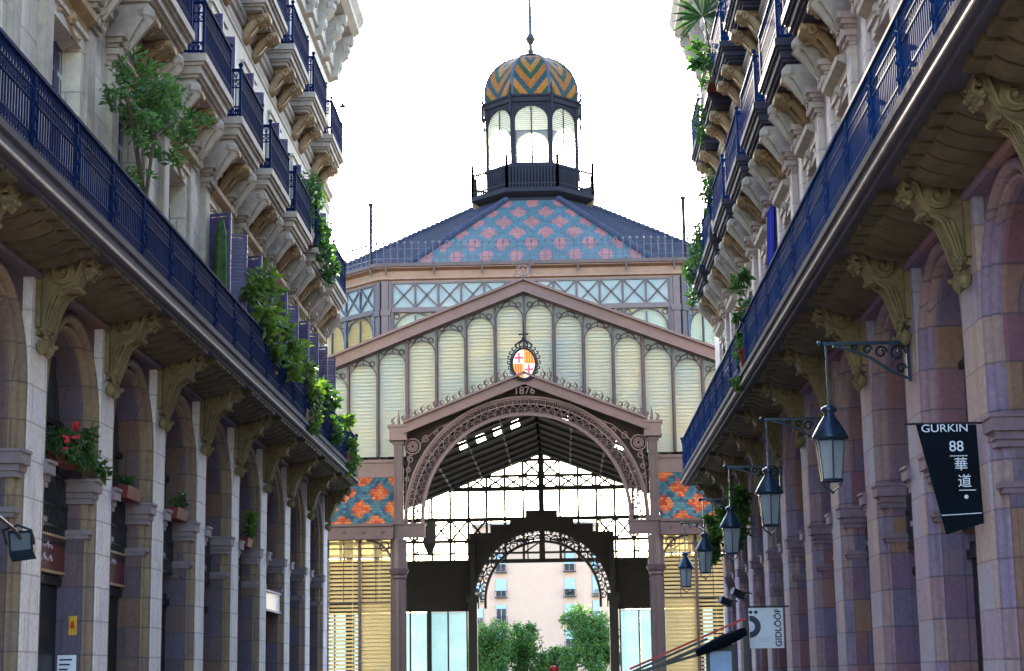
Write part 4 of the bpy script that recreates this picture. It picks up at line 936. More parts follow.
# ------------------------------------------------------------------ lanterns on the right hand piers
def make_lantern(Y):
    xl, xw = 3.70, 4.85
    r = empty('wall_lantern', (xw, Y, 4.45), 'iron street lantern', 'lantern', 'lanterns on iron wall brackets')
    mb = MB(); z = 4.45
    mb.bar((xw - .02, Y, z - .55), (xw - .02, Y, z + .12), .05, .06); mb.bar((xw, Y, z), (xl - .06, Y, z), .045); mb.ball((xl - .08, Y, z), .05)
    mb.tube([(xw - .04, Y, z - .5), (xw - .25, Y, z - .40), (xw - .55, Y, z - .20), (xw - .85, Y, z - .08), (xl + .1, Y, z - .03)], .022, 5)
    for (cx_, cz_, rr, n) in ((xw - .17, z - .15, .12, 14), (xw - .40, z - .13, .09, 14), (xw - .58, z - .09, .065, 12), (xw - .76, z - .06, .045, 12), (xw - .13, z - .36, .07, 12)):
        mb.tube([(cx_ + rr * (1 - i * .05) * math.cos(i * .6), Y, cz_ + rr * (1 - i * .05) * math.sin(i * .6)) for i in range(n)], .016, 4)
    obj('bracket', mb, MT['lampiron'], r)
    obj('hanging_rod', MB().bar((xl, Y, z), (xl, Y, 3.54), .028), MT['lampiron'], r)
    c = (xl, Y, 0); t = 3.54
    cap = MB().lathe((xl, Y, t), [(.03, .06), (.10, .02), (.115, -.02), (.07, -.06), (.08, -.10), (.16, -.22), (.25, -.38), (.255, -.41), (.21, -.43)], 16)
    obj('lantern_cap', cap, MT['lampiron'], r, None, True)
    mb = MB(); z1, z0 = t - .43, t - .98; ra, rb = .205, .145
    P4 = [(math.cos(PI / 6 + k * PI / 3), math.sin(PI / 6 + k * PI / 3)) for k in range(6)]
    for k in range(6):
        a, b = P4[k], P4[(k + 1) % 6]
        mb.bar((xl + ra * a[0], Y + ra * a[1], z1), (xl + rb * a[0], Y + rb * a[1], z0), .022)
        mb.bar((xl + rb * a[0], Y + rb * a[1], z0), (xl + rb * b[0], Y + rb * b[1], z0), .035); mb.bar((xl + ra * a[0], Y + ra * a[1], z1), (xl + ra * b[0], Y + ra * b[1], z1), .03)
    for q in (-1, 1): mb.tube([(xl + q * rb, Y, z0), (xl + q * .10, Y, z0 - .09), (xl, Y, z0 - .15)], .013, 5)
    mb.ball((xl, Y, z0 - .16), .025); mb.lathe((xl, Y, z0), [(.03, 0), (.03, .1), (.05, .14), (.05, .3), (.02, .36)], 8)
    fr = obj('lantern_frame', mb, MT['lampiron'], r)
    mb = MB()
    for k in range(6):
        a, b = P4[k], P4[(k + 1) % 6]; mb.quad((xl + ra * .97 * a[0], Y + ra * .97 * a[1], z1), (xl + ra * .97 * b[0], Y + ra * .97 * b[1], z1), (xl + rb * .97 * b[0], Y + rb * .97 * b[1], z0), (xl + rb * .97 * a[0], Y + rb * .97 * a[1], z0))
    obj('glass', mb, MT['lampglass'], fr)
    return r
L0 = make_lantern(24.55)
LAB = ['largest and nearest iron lantern, hanging beside the black banner', 'second nearest iron lantern, hanging high above the white hanging sign', 'middle lantern of the row, hanging beside the biggest hanging fern',
       'fourth iron lantern, hanging in front of the slatted screen edge', 'smallest and farthest iron lantern, hanging at the street corner']
for i, lb in enumerate(LAB):
    o = L0 if i == 0 else copy_tree(L0, (0, 7.44 * i, 0)); o['label'] = lb
# ------------------------------------------------------------------ signs and fittings
bn = empty('hanging_banner', (4.5, 20.45, 1.4), 'black tapered cloth banner with white lettering hung from a wall rod', 'banner')
obj('banner_rod', MB().tube([(3.92, 20.45, 2.76), (4.95, 20.45, 2.76)], .014, 6), MT['black'], bn)
obj('cloth', MB().prism([(4.06, 2.76), (4.74, 2.74), (4.76, 1.62), (4.33, 1.50)], lambda a, b, t: (a, t, b), 20.44, 20.46), MT['navycloth'], bn)
MT['ltr'] = plain('pale lettering', (.62, .68, .78), .6, var=.1, bmp=0)
text('lettering', 'GURKIN', (4.38, 20.43, 2.70), R(90), .125, MT['ltr'], bn, .002, sx=1.15)
text('symbol', '88', (4.50, 20.43, 2.49), R(90), .17, MT['ltr'], bn, .002, roll=0)
for i, chs in enumerate(('華', '道')): text('character', chs, (4.54 + i * .03, 20.43, 2.28 - i * .19), R(90), .16, MT['ltr'], bn, .002)
mb = MB().bar((4.42, 20.43, 2.385), (4.62, 20.43, 2.385), .008).bar((4.5, 20.43, 1.995), (4.69, 20.43, 1.995), .008).bar((4.29, 20.43, 1.715), (4.74, 20.43, 1.735), .008)
obj('printed_rule', mb, MT['ltr'], bn)
obj('printed_dot', MB().ball((4.58, 20.435, 1.92), .025, (1, .3, 1)), MT['ltr'], bn)
gs = empty('hanging_sign', (4.4, 39.2, .5), 'white rectangular hanging sign with bold dark lettering on its bar', 'sign')
obj('sign_bar', MB().bar((3.96, 39.2, 1.40), (4.90, 39.2, 1.40), .035), MT['black'], gs)
obj('board', MB().box(3.99, 4.72, 39.185, 39.215, .52, 1.37), MT['white'], gs)
text('name', 'GIDLÖÖF', (4.61, 39.175, .95), R(90), .185, MT['ink'], gs, .003, roll=R(90), off=.004)
mb = MB()
for i in range(17):                                 # cropped letter O with its two dots
    pass
def arcpts(r, y): return [(3.995 + max(0, r * math.cos(t)), y, .98 + r * math.sin(t)) for t in [-PI / 2 + PI * k / 14 for k in range(15)]]
o_, i_ = arcpts(.24, 39.178), arcpts(.115, 39.178)
for k in range(14): mb.quad(o_[k], o_[k + 1], i_[k + 1], i_[k])
for q in (4.03, 4.14): mb.ball((q, 39.182, 1.285), .04, (1, .2, 1))
obj('big_letter', mb, MT['ink'], gs)
obj('small_print', MB().box(4.16, 4.40, 39.176, 39.184, .66, .665).box(4.16, 4.36, 39.176, 39.184, .70, .705).box(4.16, 4.42, 39.176, 39.184, .74, .745), MT['faded'], gs)
for i, (y, lb) in enumerate(((24.15, 'oxblood fascia sign above the shutter under the big geranium box'), (27.87, 'oxblood fascia sign in the second arch, under the small red box'))):
    s = empty('shop_sign', (-7.42, y + 1.46, 1.6), lb, 'sign', 'fascia signs in the left arches')
    obj('board', MB().box(-7.46, -7.40, y + .27, y + 2.66, 1.62, 2.10), MT['sign'], s)
    obj('edge_strip', MB().box(-7.46, -7.385, y + .27, y + 2.66, 2.105, 2.14).box(-7.46, -7.385, y + .27, y + 2.66, 1.58, 1.615), MT['goldline'], s)
    mb = MB(); rg = random.Random(i + 2)
    for row in range(2 - i):
        q = y + .5
        while q < y + 1.9:
            wq = rg.uniform(.06, .14); mb.tube([(-7.393, q, 1.96 - row * .18), (-7.393, q + wq * .5, 1.98 - row * .18 + rg.uniform(-.06, .04)), (-7.393, q + wq, 1.93 - row * .18)], .016, 4); q += wq + .05
    obj('worn_lettering', mb, MT['faded'], s)
s = empty('pale_sign', (-7.15, 44.2, 1.6), 'blank pale sign board in a far arch of the left arcade', 'sign')
obj('board', MB().box(-7.2, -7.1, 42.85, 45.6, 1.66, 2.12), MT['white'], s)
obj('frame', MB().bar((-7.09, 42.85, 2.12), (-7.09, 45.6, 2.12), .05).bar((-7.09, 42.85, 1.66), (-7.09, 45.6, 1.66), .05), MT['faded'], s)
s = empty('yellow_sticker', (-7.24, 26.8, .72), 'small yellow notice with red mark stuck to a left pier', 'sticker')
obj('sheet', MB().box(-7.31, -7.19, 26.76, 26.775, .70, .98), MT['yellow'], s); obj('red_mark', MB().lathe((-7.25, 26.758, .80), [(.035, 0), (.02, .1)], 6), MT['red'], s)
s = empty('paper_notice', (-7.33, 26.8, -.1), 'white paper notice with blue print at the foot of a left pier', 'notice')
obj('sheet', MB().box(-7.46, -7.18, 26.755, 26.77, -.12, .41), MT['white'], s)
mb = MB()
for i in range(6): mb.box(-7.43, -7.24 - .03 * (i % 3), 26.75, 26.754, .33 - i * .07, .355 - i * .07)
obj('printed_lines', mb, MT['ink'], s)
fl = empty('floodlight', (-6.6, 21.9, 1.6), 'dark floodlight on a curved arm from the first left pier', 'floodlight')
obj('arm', MB().tube([(-7.0, 20.1, 1.72), (-6.9, 20.6, 1.98), (-6.72, 21.2, 2.0), (-6.62, 21.7, 1.84), (-6.60, 21.9, 1.74)], .022, 6), MT['black'], fl)
obj('yoke', MB().tube([(-6.78, 21.92, 1.68), (-6.80, 21.8, 1.84), (-6.6, 21.75, 1.9), (-6.45, 21.8, 1.84), (-6.44, 21.92, 1.68)], .018, 5), MT['black'], fl)
ca, sa = math.cos(R(28)), math.sin(R(28))
def ff(u, v, t): return (-6.6 + u, 21.9 + t * .9 * ca - v * sa * .6, 1.70 + v * ca - t * sa)
h = MB().prism([(-.15, -.17), (.15, -.13), (.15, .15), (-.15, .15)], ff, -.02, .16)
for q in (-.1, -.05, 0, .05, .1): h.bar(ff(q, -.1, .18), ff(q, .12, .18), .02)
hd = obj('housing', h, MT['lampiron'], fl)
obj('lens', MB().quad(ff(-.12, -.13, -.024), ff(.12, -.10, -.024), ff(.12, .11, -.024), ff(-.12, .11, -.024)), plain('floodlight lens', (.10, .13, .16), .15, var=.1, bmp=0), hd)
sp0 = None
for i, (y, z, lb) in enumerate(((50.4, 1.9, 'small black spotlight on the far red pier, nearer the corner'), (46.7, 1.95, 'small black spotlight above the awning post on a right pier'))):
    s = empty('spotlight', (4.6, y, z), lb, 'spotlight', 'spotlights on the right piers')
    obj('arm', MB().tube([(4.86, y, z + .05), (4.6, y - .05, z + .1), (4.48, y - .1, z + .02)], .02, 5), MT['black'], s)
    obj('head', MB().bar((4.62, y - .02, z - .02), (4.34, y - .16, z + .12), .16, .18), MT['black'], s)
aw = empty('folding_awning', (3.78, 38., G), 'black folding awning with red edged sloping arms on a post', 'awning')
obj('post', MB().box(3.72, 3.82, 37.95, 38.05, G, 1.14), MT['black'], aw)
obj('canopy_roll', MB().tube([(3.80, 38.0, .86), (3.3, 38.0, .66), (2.75, 38.0, .42)], [.10, .13, .08], 8), MT['navycloth'], aw)
obj('arm', MB().bar((3.78, 38., .92), (1.36, 38., -.06), .075), MT['black'], aw)
obj('arm', MB().bar((2.9, 38.05, .42), (1.40, 38.05, .02), .06), MT['black'], aw)
obj('red_edge', MB().bar((3.78, 37.96, 1.12), (1.36, 37.96, .12), .045), MT['red'], aw)
obj('top_rail', MB().bar((3.0, 38.02, .72), (1.36, 38.02, .04), .05), MT['black'], aw)
bd = empty('menu_board', (3.28, 38.3, G), 'black framed board with pale blue panel under the awning', 'board')
obj('frame', MB().box(2.97, 3.58, 38.25, 38.33, -.12, .60), MT['black'], bd)
obj('panel', MB().box(3.05, 3.50, 38.24, 38.249, 0, .46), MT['screen'], bd)
for q in (3.02, 3.53): obj('leg', MB().bar((q, 38.3, G), (q, 38.3, -.12), .05), MT['black'], bd)
bc = empty('hanging_cloth', (4.72, 38.2, 8.8), 'bright blue cloth hanging beside an upper right window', 'cloth')
rg = random.Random(4); mb = MB(); n = 16
row = [(4.72 - .06 * math.sin(i * 1.7), 37.75 + i * .85 / n) for i in range(n + 1)]
for i in range(n): mb.quad((row[i][0], row[i][1], 9.95 - .05 * abs(i - 8) / 8), (row[i + 1][0], row[i + 1][1], 9.95), (row[i + 1][0] - .05, row[i + 1][1], 8.6), (row[i][0] - .05, row[i][1], 8.6))
obj('sheet', mb, MT['blue'], bc); obj('line', MB().tube([(4.72, 37.7, 9.97), (4.72, 38.7, 9.97)], .01, 4), MT['black'], bc)
# ------------------------------------------------------------------ plants
def plant(name, base, label, cat, clumps, mat, pot=None, stems=(), group=None, bloom=None):
    r = empty(name, base, label, cat, group)
    if pot:
        w_, h_, L_ = pot
        if L_: mb = MB().prism([(-w_ * .8, 0), (w_ * .8, 0), (w_, h_), (-w_, h_)], lambda a, b, t: (base[0] + a, t, base[2] + b), base[1] - L_ / 2, base[1] + L_ / 2)
        else: mb = MB().lathe(base, [(w_ * .7, 0), (w_ * .95, h_ * .85), (w_ * 1.08, h_ * .86), (w_ * 1.08, h_), (w_ * .9, h_)], 14)
        obj('pot', mb, MT['terra'], r)
    if stems:
        mb = MB()
        for s in stems: mb.tube(s, [.045 - .03 * i / max(1, len(s) - 1) for i in range(len(s))], 6)
        obj('stem', mb, MT['bark'], r)
    mb = MB()
    for i, (c, rad, n, size) in enumerate(clumps): mb.leaves(c, rad, n, size, .3, random.Random(hash(name) % 97 * 0 + i * 7 + int(base[1] * 10)))
    obj('leaves', mb, mat, r)
    if bloom:
        rg = random.Random(9)
        for (c, sp, n) in bloom:
            for _ in range(n):
                p = (c[0] + rg.uniform(-sp, sp) * .5, c[1] + rg.uniform(-sp, sp), c[2] + rg.uniform(-sp, sp) * .6); q = rg.uniform(.022, .04); mb = MB()
                for k in range(7): mb.ball((p[0] + rg.uniform(-q, q) * .7, p[1] + rg.uniform(-q, q) * .7, p[2] + rg.uniform(-q, q) * .5), q * .55, (1, 1, .8), 6)
                obj('flower_head', mb, MT['petal'], r)
    return r
ZB = 6.03                                            # floor of the long balconies
zL = 6.07
plant('balcony_tree', (-6.45, 27.2, zL), 'bushy small tree in a pot on the long left balcony', 'tree',
      [((-6.42, 27.6, 9.05), (.5, 1.9, .6), 950, .15), ((-6.40, 29.6, 9.55), (.45, 1.2, .5), 420, .15), ((-6.42, 25.7, 8.3), (.35, 1.0, .35), 220, .14), ((-6.4, 26.4, 7.7), (.25, .5, .35), 70, .13)], MT['leafA'], (.28, .5, 0),
      [[(-6.45, 27.2, zL + .4), (-6.45, 27.3, 7.4), (-6.4, 27.6, 8.6), (-6.4, 28.3, 9.4)], [(-6.45, 27.3, 7.4), (-6.42, 26.4, 8.2), (-6.4, 25.6, 8.7)], [(-6.4, 27.6, 8.6), (-6.4, 29.2, 9.4)]])
plant('climbing_vine', (-6.3, 38.0, zL), 'big leaved yellow green vine climbing over the left balcony rail', 'vine',
      [((-6.2, 37.4, 7.9), (.35, 1.2, .75), 220, .32), ((-6.15, 39.6, 7.7), (.3, 1.3, .6), 220, .32), ((-6.15, 36.2, 7.5), (.3, .7, .7), 150, .3), ((-6.05, 38.6, 6.7), (.2, 1.5, .5), 200, .28)], MT['leafB'], (.26, .45, 0),
      [[(-6.3, 38, zL + .3), (-6.25, 37.8, 7.2), (-6.2, 37.2, 8.2)], [(-6.25, 37.8, 7.2), (-6.2, 39.4, 8.0)]])
plant('trailing_vine', (-6.2, 43.0, zL), 'light green vine trailing outside the far left railing', 'vine', [((-5.98, 42.6, 6.7), (.2, 1.2, .8), 420, .20), ((-6.0, 44.6, 6.9), (.2, .8, .5), 160, .2)], MT['leafB'], (.2, .3, 1.2))
plant('balcony_bush', (-6.3, 46.6, zL), 'dark green bush behind the far left railing', 'bush', [((-6.15, 46.6, 7.1), (.3, 1.2, .6), 520, .2), ((-6.0, 47.8, 6.5), (.2, .8, .5), 200, .2)], MT['leafC'], (.22, .35, 1.4))
plant('corner_plant', (-6.2, 51.2, zL), 'fresh green plant spilling over the last end of the left balcony', 'plant', [((-6.0, 51.2, 6.4), (.22, 1.0, .6), 420, .18), ((-6.05, 50.4, 7.2), (.25, .7, .3), 90, .28)], MT['leafB'], (.2, .3, 1.0))
r = empty('cactus', (-6.6, 34.4, zL), 'tall narrow cactus in a pot beside a plum shutter', 'cactus')
obj('pot', MB().lathe((-6.6, 34.4, zL), [(.16, 0), (.22, .35), (.24, .36), (.24, .42)], 12), MT['terra'], r)
obj('stem', MB().lathe((-6.6, 34.4, zL + .4), [(.10, 0), (.14, .5), (.14, 1.6), (.12, 2.2), (.05, 2.5)], 10), MT['fern'], r)
plant('cascading_plant', (-6.5, 45.2, 11.05), 'leafy plant cascading down an upper left balcony', 'plant', [((-6.35, 45.2, 12.2), (.35, 1.2, .7), 800, .18), ((-6.15, 46.2, 11.3), (.2, 1.0, .8), 420, .18), ((-6.15, 47.6, 10.9), (.15, .9, .6), 240, .18)], MT['leafC'], (.25, .35, 1.6))
r = plant('potted_plant', (-6.5, 38.6, 15.3), 'small bright green plant on the top left balcony', 'plant', [((-6.4, 38.6, 16.0), (.2, .3, .3), 90, .16)], MT['leafB'], (.16, .3, 0))
plant('flower_box', (-7.2, 25.9, 3.1), 'large red planter of dark geraniums high in the first left arch', 'flower box', [((-7.1, 26.0, 3.42), (.32, .85, .3), 560, .14), ((-6.95, 26.75, 3.15), (.2, .3, .3), 150, .13)], MT['leafC'], (.13, .2, .9), group='flower boxes in the left arches', bloom=[((-7.05, 26.0, 3.72), .12, 7), ((-7.05, 25.5, 3.4), .2, 9), ((-7.0, 26.4, 3.3), .15, 4)])
plant('flower_box', (-7.2, 29.75, 2.98), 'plain red window box in the second left arch', 'flower box', [((-7.2, 29.75, 3.32), (.12, .5, .1), 60, .12)], MT['leafC'], (.13, .2, 1.0), group='flower boxes in the left arches')
plant('flower_box', (-7.2, 33.6, 2.98), 'red window box with sparse twigs in the third left arch', 'flower box', [((-7.2, 33.6, 3.4), (.12, .5, .2), 60, .13)], MT['leafC'], (.13, .2, .95), group='flower boxes in the left arches')
plant('arch_plant', (-7.2, 40.9, 2.98), 'small green plant on a railing in a far left arch', 'plant', [((-7.1, 40.9, 3.45), (.18, .45, .35), 170, .15)], MT['fern'], (.14, .2, .6))
for i, (y, lb, h_) in enumerate(((46.2, 'longest hanging fern on a right pier beside the third lantern', 1.25), (49.9, 'narrow hanging fern behind the middle lantern', 1.0), (54.2, 'farthest hanging fern at the right corner pier', 1.1))):
    r = empty('hanging_fern', (4.55, y, 4.7), lb, 'fern', 'ferns hanging on the right arcade')
    obj('basket', MB().lathe((4.55, y, 4.35), [(.05, 0), (.2, .1), (.24, .28), (.22, .28)], 10), MT['bark'], r)
    obj('hanger', MB().tube([(4.55, y, 5.0), (4.55, y, 4.6)], .012, 4), MT['black'], r)
    obj('fronds', MB().leaves((4.55, y, 4.35 - h_ * .35), (.21, .24, h_ * .62), 520, .22, .3, random.Random(i)).leaves((4.55, y, 4.5), (.26, .26, .2), 180, .2, .3, random.Random(i + 9)), MT['fern'], r)
zR = 6.11
plant('edge_plant', (3.88, 36.6, zR), 'bright green clump hanging from the right balcony edge', 'plant', [((3.74, 36.6, 6.5), (.16, .45, .4), 240, .14), ((3.70, 36.9, 6.0), (.1, .3, .35), 110, .13)], MT['fern'], (.12, .2, .5))
plant('red_flower_pot', (3.9, 36.4, zR), 'potted plant with red flowers above the right balcony rail', 'plant', [((3.85, 36.4, 7.6), (.22, .5, .5), 200, .2)], MT['leafC'], (.2, .4, 0), [[(3.9, 36.4, zR + .3), (3.86, 36.4, 7.5)]], bloom=[((3.85, 36.6, 7.35), .2, 10)])
plant('balcony_palm', (4.3, 46.0, 15.3), 'spiky palm on the top right balcony', 'palm', [((4.1, 46.0, 16.2), (.4, .6, .5), 120, .3)], MT['leafC'], (.25, .45, 0), [[(4.3, 46, 15.7), (4.1, 45.9, 17.3)]])
pr_ = bpy.data.objects['balcony_palm']; mb = MB(); rg = random.Random(12)
for i in range(46):
    a, e = rg.uniform(0, 6.28), rg.uniform(-.5, 1.3); d = Vector((math.cos(a) * math.cos(e), math.sin(a) * math.cos(e), math.sin(e))); c = Vector((4.05, 45.9, 17.3)); w_ = d.orthogonal().normalized() * .035
    p1 = c + d * .55; p2 = c + d * 1.0 + Vector((0, 0, -.18)); mb.add([c, p1 + w_, p2, p1 - w_], [(0, 1, 2), (0, 2, 3)])
obj('fronds', mb, MT['leafC'], pr_)
plant('dark_creeper', (4.25, 45.4, 15.2), 'dark creeper hanging down from the top right balcony', 'creeper', [((4.02, 45.0, 15.6), (.15, 1.1, .6), 200, .14), ((3.98, 47.0, 14.7), (.15, .8, .9), 200, .15)], MT['leafC'], (.2, .3, 1.2))
plant('hanging_creeper', (4.3, 46.2, 11.28), 'green creeper covering an upper right balcony railing', 'creeper', [((4.08, 46.0, 12.5), (.25, 1.2, .5), 300, .15), ((4.0, 49.6, 11.7), (.14, 1.3, .8), 400, .15), ((4.0, 51.3, 11.2), (.2, .8, .7), 240, .18)], MT['leafC'], (.22, .35, 1.4))
plant('end_plant', (4.3, 52.9, 11.28), 'small dark plant at the far corner of an upper right balcony', 'plant', [((4.05, 52.9, 11.9), (.25, .5, .5), 200, .18)], MT['leafC'], (.2, .3, .7))
# ------------------------------------------------------------------ beyond the market: flats, trees
fb = empty('apartment_block', (-2.5, 180, G), 'pale pink rendered apartment block seen through the market arch', 'building')
ZT = 14.4
obj('walls', MB().prism([(-7.1, 175), (2.1, 175), (3.6, 176.65), (3.6, 192), (-8.6, 192), (-8.6, 176.3)], lambda a, b, t: (a, b, t), G, ZT), MT['plaster'], fb)
obj('roof_edge', MB().prism([(-7.25, 174.8), (2.25, 174.8), (3.8, 176.6), (3.8, 192), (-8.8, 192), (-8.8, 176.2)], lambda a, b, t: (a, b, t), ZT, ZT + .3), MT['trim'], fb)
for pl_ in ([(-8.61, 176.31), (-8.61, 191), (-13.5, 191), (-13.5, 180.5)], [(3.61, 176.66), (6.2, 179.5), (6.2, 191), (3.61, 191)]):
    obj('wing_walls', MB().prism(pl_, lambda a, b, t: (a, b, t), G, 11.3), MT['plaster'], fb)
def fwin(x, y, z, ux, uy, w_=.95, h_=1.6, open_=.55, pl=False):
    """window on a wall through (x,y) running along (ux,uy); the outward side is to the right of it"""
    nx_, ny_ = uy, -ux
    def q(u, d, zz): return (x + ux * u + nx_ * d, y + uy * u + ny_ * d, zz)
    def bx(mb, u0, u1, d0, d1, z0, z1):
        v = [q(u, d, zz) for u in (u0, u1) for d in (d0, d1) for zz in (z0, z1)]
        return mb.add(v, [(0, 1, 3, 2), (4, 6, 7, 5), (0, 4, 5, 1), (2, 3, 7, 6), (0, 2, 6, 4), (1, 5, 7, 3)])
    w0 = obj('window', bx(MB(), -w_ / 2, w_ / 2, .01, .03, z - h_ / 2, z + h_ / 2), MT['pane'], fb)
    mb = MB()
    for u in (-w_ / 2, 0, w_ / 2): bx(mb, u - .04, u + .04, .0, .06, z - h_ / 2, z + h_ / 2)
    bx(mb, -w_ / 2 - .08, w_ / 2 + .08, 0, .16, z - h_ / 2 - .1, z - h_ / 2)
    obj('frame', mb, MT['trim'], w0)
    if open_ < 1: obj('blind', bx(MB(), -w_ / 2 - .02, w_ / 2 + .02, .06, .12, z - h_ / 2 + h_ * open_, z + h_ / 2 + .05), MT['blind'], w0)
    mb = MB()
    bx(mb, -w_ / 2 - .15, w_ / 2 + .15, .16, .5, z - h_ / 2 - .16, z - h_ / 2 - .08)
    for k in range(9): u = -w_ / 2 - .12 + k * (w_ + .24) / 8; bx(mb, u - .015, u + .015, .46, .49, z - h_ / 2 - .08, z - h_ / 2 + .5)
    bx(mb, -w_ / 2 - .15, w_ / 2 + .15, .45, .5, z - h_ / 2 + .48, z - h_ / 2 + .53)
    obj('window_railing', mb, MT['truss'], w0)
    if pl: obj('window_plants', MB().leaves(q(0, .4, z - h_ / 2 + .25), (.5, .2, .3), 90, .18), MT['leafC'], w0)
for i, z in enumerate((10.8, 8.4, 5.95, 3.5, 1.1)):
    fwin(-5.9, 175, z, 1, 0, open_=(.45, .35, .8, .5, .6)[i]); fwin(.72, 175, z, 1, 0, open_=(.4, .4, .15, .5, .6)[i], pl=(i == 1))
    l = math.hypot(4.1, 4.5); fwin(3.2, 175 + 1.1 * 4.5 / 4.1, z + .2, 4.1 / l, 4.5 / l, .9, 1.9, .1)
    l = math.hypot(6.4, 5.5); fwin(-8.0, 175 + .9 * 5.5 / 6.4, z - .3, 6.4 / l, -5.5 / l, .9, 1.6, .5)
def street_tree(x, y, h, cr, label, seed, n=2600):
    r = empty('plane_tree', (x, y, G), label, 'tree', 'trees beyond the market'); rg = random.Random(seed)
    mb = MB(); top = h - cr[2] * .8
    mb.tube([(x, y, G), (x + .05, y, G + (top - G) * .5), (x, y, top)], [.22, .17, .10], 8); tips = []
    for k in range(9):
        a = k * 2.4 + rg.uniform(-.3, .3); z0 = G + (top - G) * rg.uniform(.55, 1.)
        e = (x + cr[0] * .75 * math.cos(a) * rg.uniform(.5, 1), y + cr[1] * .75 * math.sin(a) * rg.uniform(.5, 1), z0 + rg.uniform(.5, 1.) * cr[2])
        mb.tube([(x, y, z0), ((x * .6 + e[0] * .4), (y * .6 + e[1] * .4), z0 * .45 + e[2] * .55), e], [.09, .06, .02], 5); tips.append(e)
    obj('trunk', mb, MT['bark'], r)
    c = (x, y, h - cr[2]); cl = [(Vector(((e[0] - x) / cr[0], (e[1] - y) / cr[1], (e[2] - c[2]) / cr[2])), rg.uniform(.22, .42)) for e in tips]
    cl += [(Vector((rg.gauss(0, .42), rg.gauss(0, .42), rg.gauss(0, .42))), rg.uniform(.16, .36)) for _ in range(34)]
    obj('crown', MB().leaves(c, cr, n, .34, .35, rg, cl), MT['leafT'], r)
street_tree(-5.9, 150, 4.5, (2.1, 1.9, 3.0), 'round green tree at the left of the market arch', 1, 5000)
street_tree(-3.3, 152, 4.2, (1.9, 1.8, 2.6), 'lower green tree second from the left beyond the arch', 2, 4600)
street_tree(-.6, 156, 2.3, (2.0, 1.8, 2.2), 'lowest dark tree between the two higher ones beyond the arch', 3, 4000)
street_tree(2.2, 149, 5.6, (3.0, 2.4, 4.0), 'tallest dense tree at the right of the market arch', 4, 9000)
street_tree(-7.6, 158, 3.6, (1.6, 1.8, 2.2), 'half hidden tree behind the left arch post', 5, 1500)
# ------------------------------------------------------------------ a passer-by whose red cap just shows, and a bird
def skin_body(name, joints, edges, mat, parent, levels=2):
    me = bpy.data.meshes.new(name); pl = wl(parent)
    me.from_pydata([(p[0] - pl[0], p[1] - pl[1], p[2] - pl[2]) for p, r in joints], edges, []); me.materials.append(mat)
    o = bpy.data.objects.new(name, me); COL.objects.link(o); o.parent = parent
    sk = o.modifiers.new('skin', 'SKIN')
    for i, (p, r) in enumerate(joints): me.skin_vertices[0].data[i].radius = (r, r)
    me.skin_vertices[0].data[0].use_root = True
    ss = o.modifiers.new('sub', 'SUBSURF'); ss.levels = levels; ss.render_levels = levels
    return o
px, py = -.22, 40.
pe = empty('person', (px, py, G), 'person in a red cap, only the cap showing above the street', 'person')
J = [((0, 0, .95), .14), ((0, 0, 1.15), .13), ((0, 0, 1.38), .15), ((0, 0, 1.50), .07), ((0, -.01, 1.60), .085), ((0, -.01, 1.70), .09),
     ((.10, 0, .90), .10), ((.11, -.02, .50), .065), ((.11, .02, .10), .045), ((.11, -.14, .05), .04), ((-.10, 0, .90), .10), ((-.11, .02, .50), .065), ((-.11, .05, .10), .045), ((-.11, -.11, .05), .04),
     ((.20, 0, 1.42), .06), ((.25, .02, 1.15), .045), ((.25, -.06, .92), .035), ((.25, -.09, .82), .03), ((-.20, 0, 1.42), .06), ((-.25, .02, 1.15), .045), ((-.25, -.06, .92), .035), ((-.25, -.09, .82), .03)]
E = [(0, 1), (1, 2), (2, 3), (3, 4), (4, 5), (0, 6), (6, 7), (7, 8), (8, 9), (0, 10), (10, 11), (11, 12), (12, 13), (2, 14), (14, 15), (15, 16), (16, 17), (2, 18), (18, 19), (19, 20), (20, 21)]
skin_body('body', [((px + p[0], py + p[1], G + p[2]), r) for p, r in J], E, MT['cloth'], pe)
obj('face', MB().ball((px, py - .045, G + 1.645), .088, (.85, .75, 1.2), 12), MT['skin'], pe, None, True)
cp = MB().lathe((px, py, G + 1.70), [(.108, 0), (.110, .04), (.10, .085), (.07, .115), (.02, .125)], 16); cp.prism([(-.09, 0), (.09, 0), (.07, -.10), (0, -.12), (-.07, -.10)], lambda a, b, t: (px + a, py - .08 + b, t), G + 1.70, G + 1.712)
obj('cap', cp, MT['red'], pe, None, True)
bx_, by_, bz_ = -6.1, 50., 16.35
bi = empty('bird', (bx_, by_, bz_), 'tiny dark bird flying past the upper left balconies', 'bird')
mb = MB().tube([(bx_ - .12, by_, bz_), (bx_ - .05, by_, bz_ + .01), (bx_ + .06, by_, bz_), (bx_ + .13, by_, bz_ + .01)], [.012, .04, .035, .01], 8)
for sg in (-1, 1): mb.add([(bx_ - .04, by_, bz_ + .02), (bx_ + .06, by_, bz_ + .02), (bx_ + .02, by_ + sg * .18, bz_ + .07), (bx_ - .03, by_ + sg * .22, bz_ + .05)], [(0, 1, 2, 3)])
obj('body', mb, MT['black'], bi)
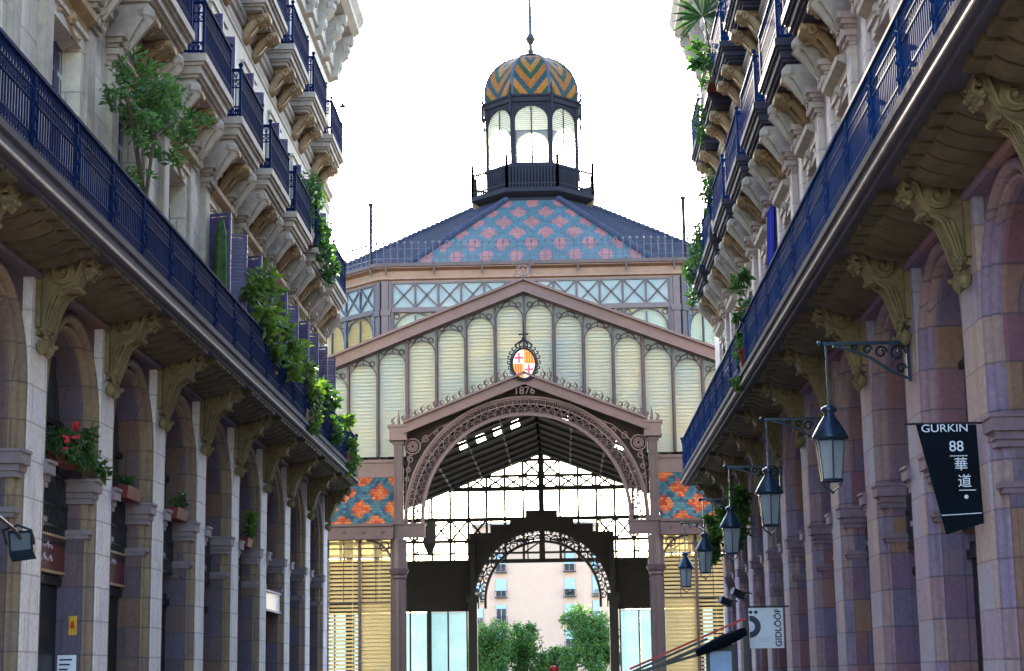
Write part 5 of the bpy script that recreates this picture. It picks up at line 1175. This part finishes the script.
# ------------------------------------------------------------------ camera
F, ROLL, VP, cx, cy = 1800., .0150, (564., 676.), 512., 335.5
ox, oy = VP[0] - cx, cy - VP[1]; cr, sr = math.cos(ROLL), math.sin(ROLL)
xr, yr = ox * cr + oy * sr, -ox * sr + oy * cr
pitch = math.atan2(-yr, F); yaw = math.atan2(xr, math.hypot(F, yr))
fw = Vector((-math.sin(yaw) * math.cos(pitch), math.cos(yaw) * math.cos(pitch), math.sin(pitch)))
r0 = fw.cross(Vector((0, 0, 1))).normalized(); u0 = r0.cross(fw)
rt, up = r0 * cr - u0 * sr, r0 * sr + u0 * cr
cd = bpy.data.cameras.new('camera'); cam = bpy.data.objects.new('camera', cd); COL.objects.link(cam)
m = Matrix((rt, up, -fw)).transposed().to_4x4(); m.translation = (0, 0, CZ); cam.matrix_world = m
cd.sensor_fit = 'HORIZONTAL'; cd.sensor_width = 36; cd.lens = F / 1024 * 36; cd.clip_end = 3000; cd.clip_start = .1
S.camera = cam
# ------------------------------------------------------------------ daylight: low sun behind the market
SUN_EL, SUN_AZ = R(20), R(-3)          # azimuth from +Y, negative towards the left
w = bpy.data.worlds.new('World'); S.world = w; w.use_nodes = True; nt = w.node_tree; nt.nodes.clear()
sky = nt.nodes.new('ShaderNodeTexSky'); sky.sky_type = 'NISHITA'; sky.sun_disc = False
sky.sun_elevation = SUN_EL; sky.sun_rotation = SUN_AZ; sky.air_density = 1.0; sky.dust_density = .9; sky.ozone_density = 1.4; sky.altitude = 20
bg = nt.nodes.new('ShaderNodeBackground'); bg.inputs[1].default_value = .12
wo = nt.nodes.new('ShaderNodeOutputWorld'); nt.links.new(sky.outputs[0], bg.inputs[0]); nt.links.new(bg.outputs[0], wo.inputs[0])
sd = bpy.data.lights.new('sun', 'SUN'); sd.energy = 3.2; sd.angle = R(.5); sd.color = (1., .86, .68)
so = bpy.data.objects.new('sun', sd); COL.objects.link(so)
dv = Vector((math.sin(SUN_AZ) * math.cos(SUN_EL), math.cos(SUN_AZ) * math.cos(SUN_EL), math.sin(SUN_EL)))
so.rotation_euler = dv.to_track_quat('Z', 'Y').to_euler(); so.location = (0, 40, 60)
S.view_settings.view_transform = 'Standard'; S.view_settings.look = 'None'; S.view_settings.gamma = 1; S.view_settings.exposure = 3.5
S.view_settings.use_curve_mapping = False
S.render.engine = 'CYCLES'
try:
    S.cycles.use_denoising = True; S.cycles.denoiser = 'OPENIMAGEDENOISE'
except Exception: pass
S.cycles.max_bounces = 6; S.cycles.diffuse_bounces = 3; S.cycles.glossy_bounces = 2; S.cycles.transmission_bounces = 4; S.cycles.transparent_max_bounces = 12
S.cycles.caustics_reflective = False; S.cycles.caustics_refractive = False
S.cycles.sample_clamp_indirect = 6
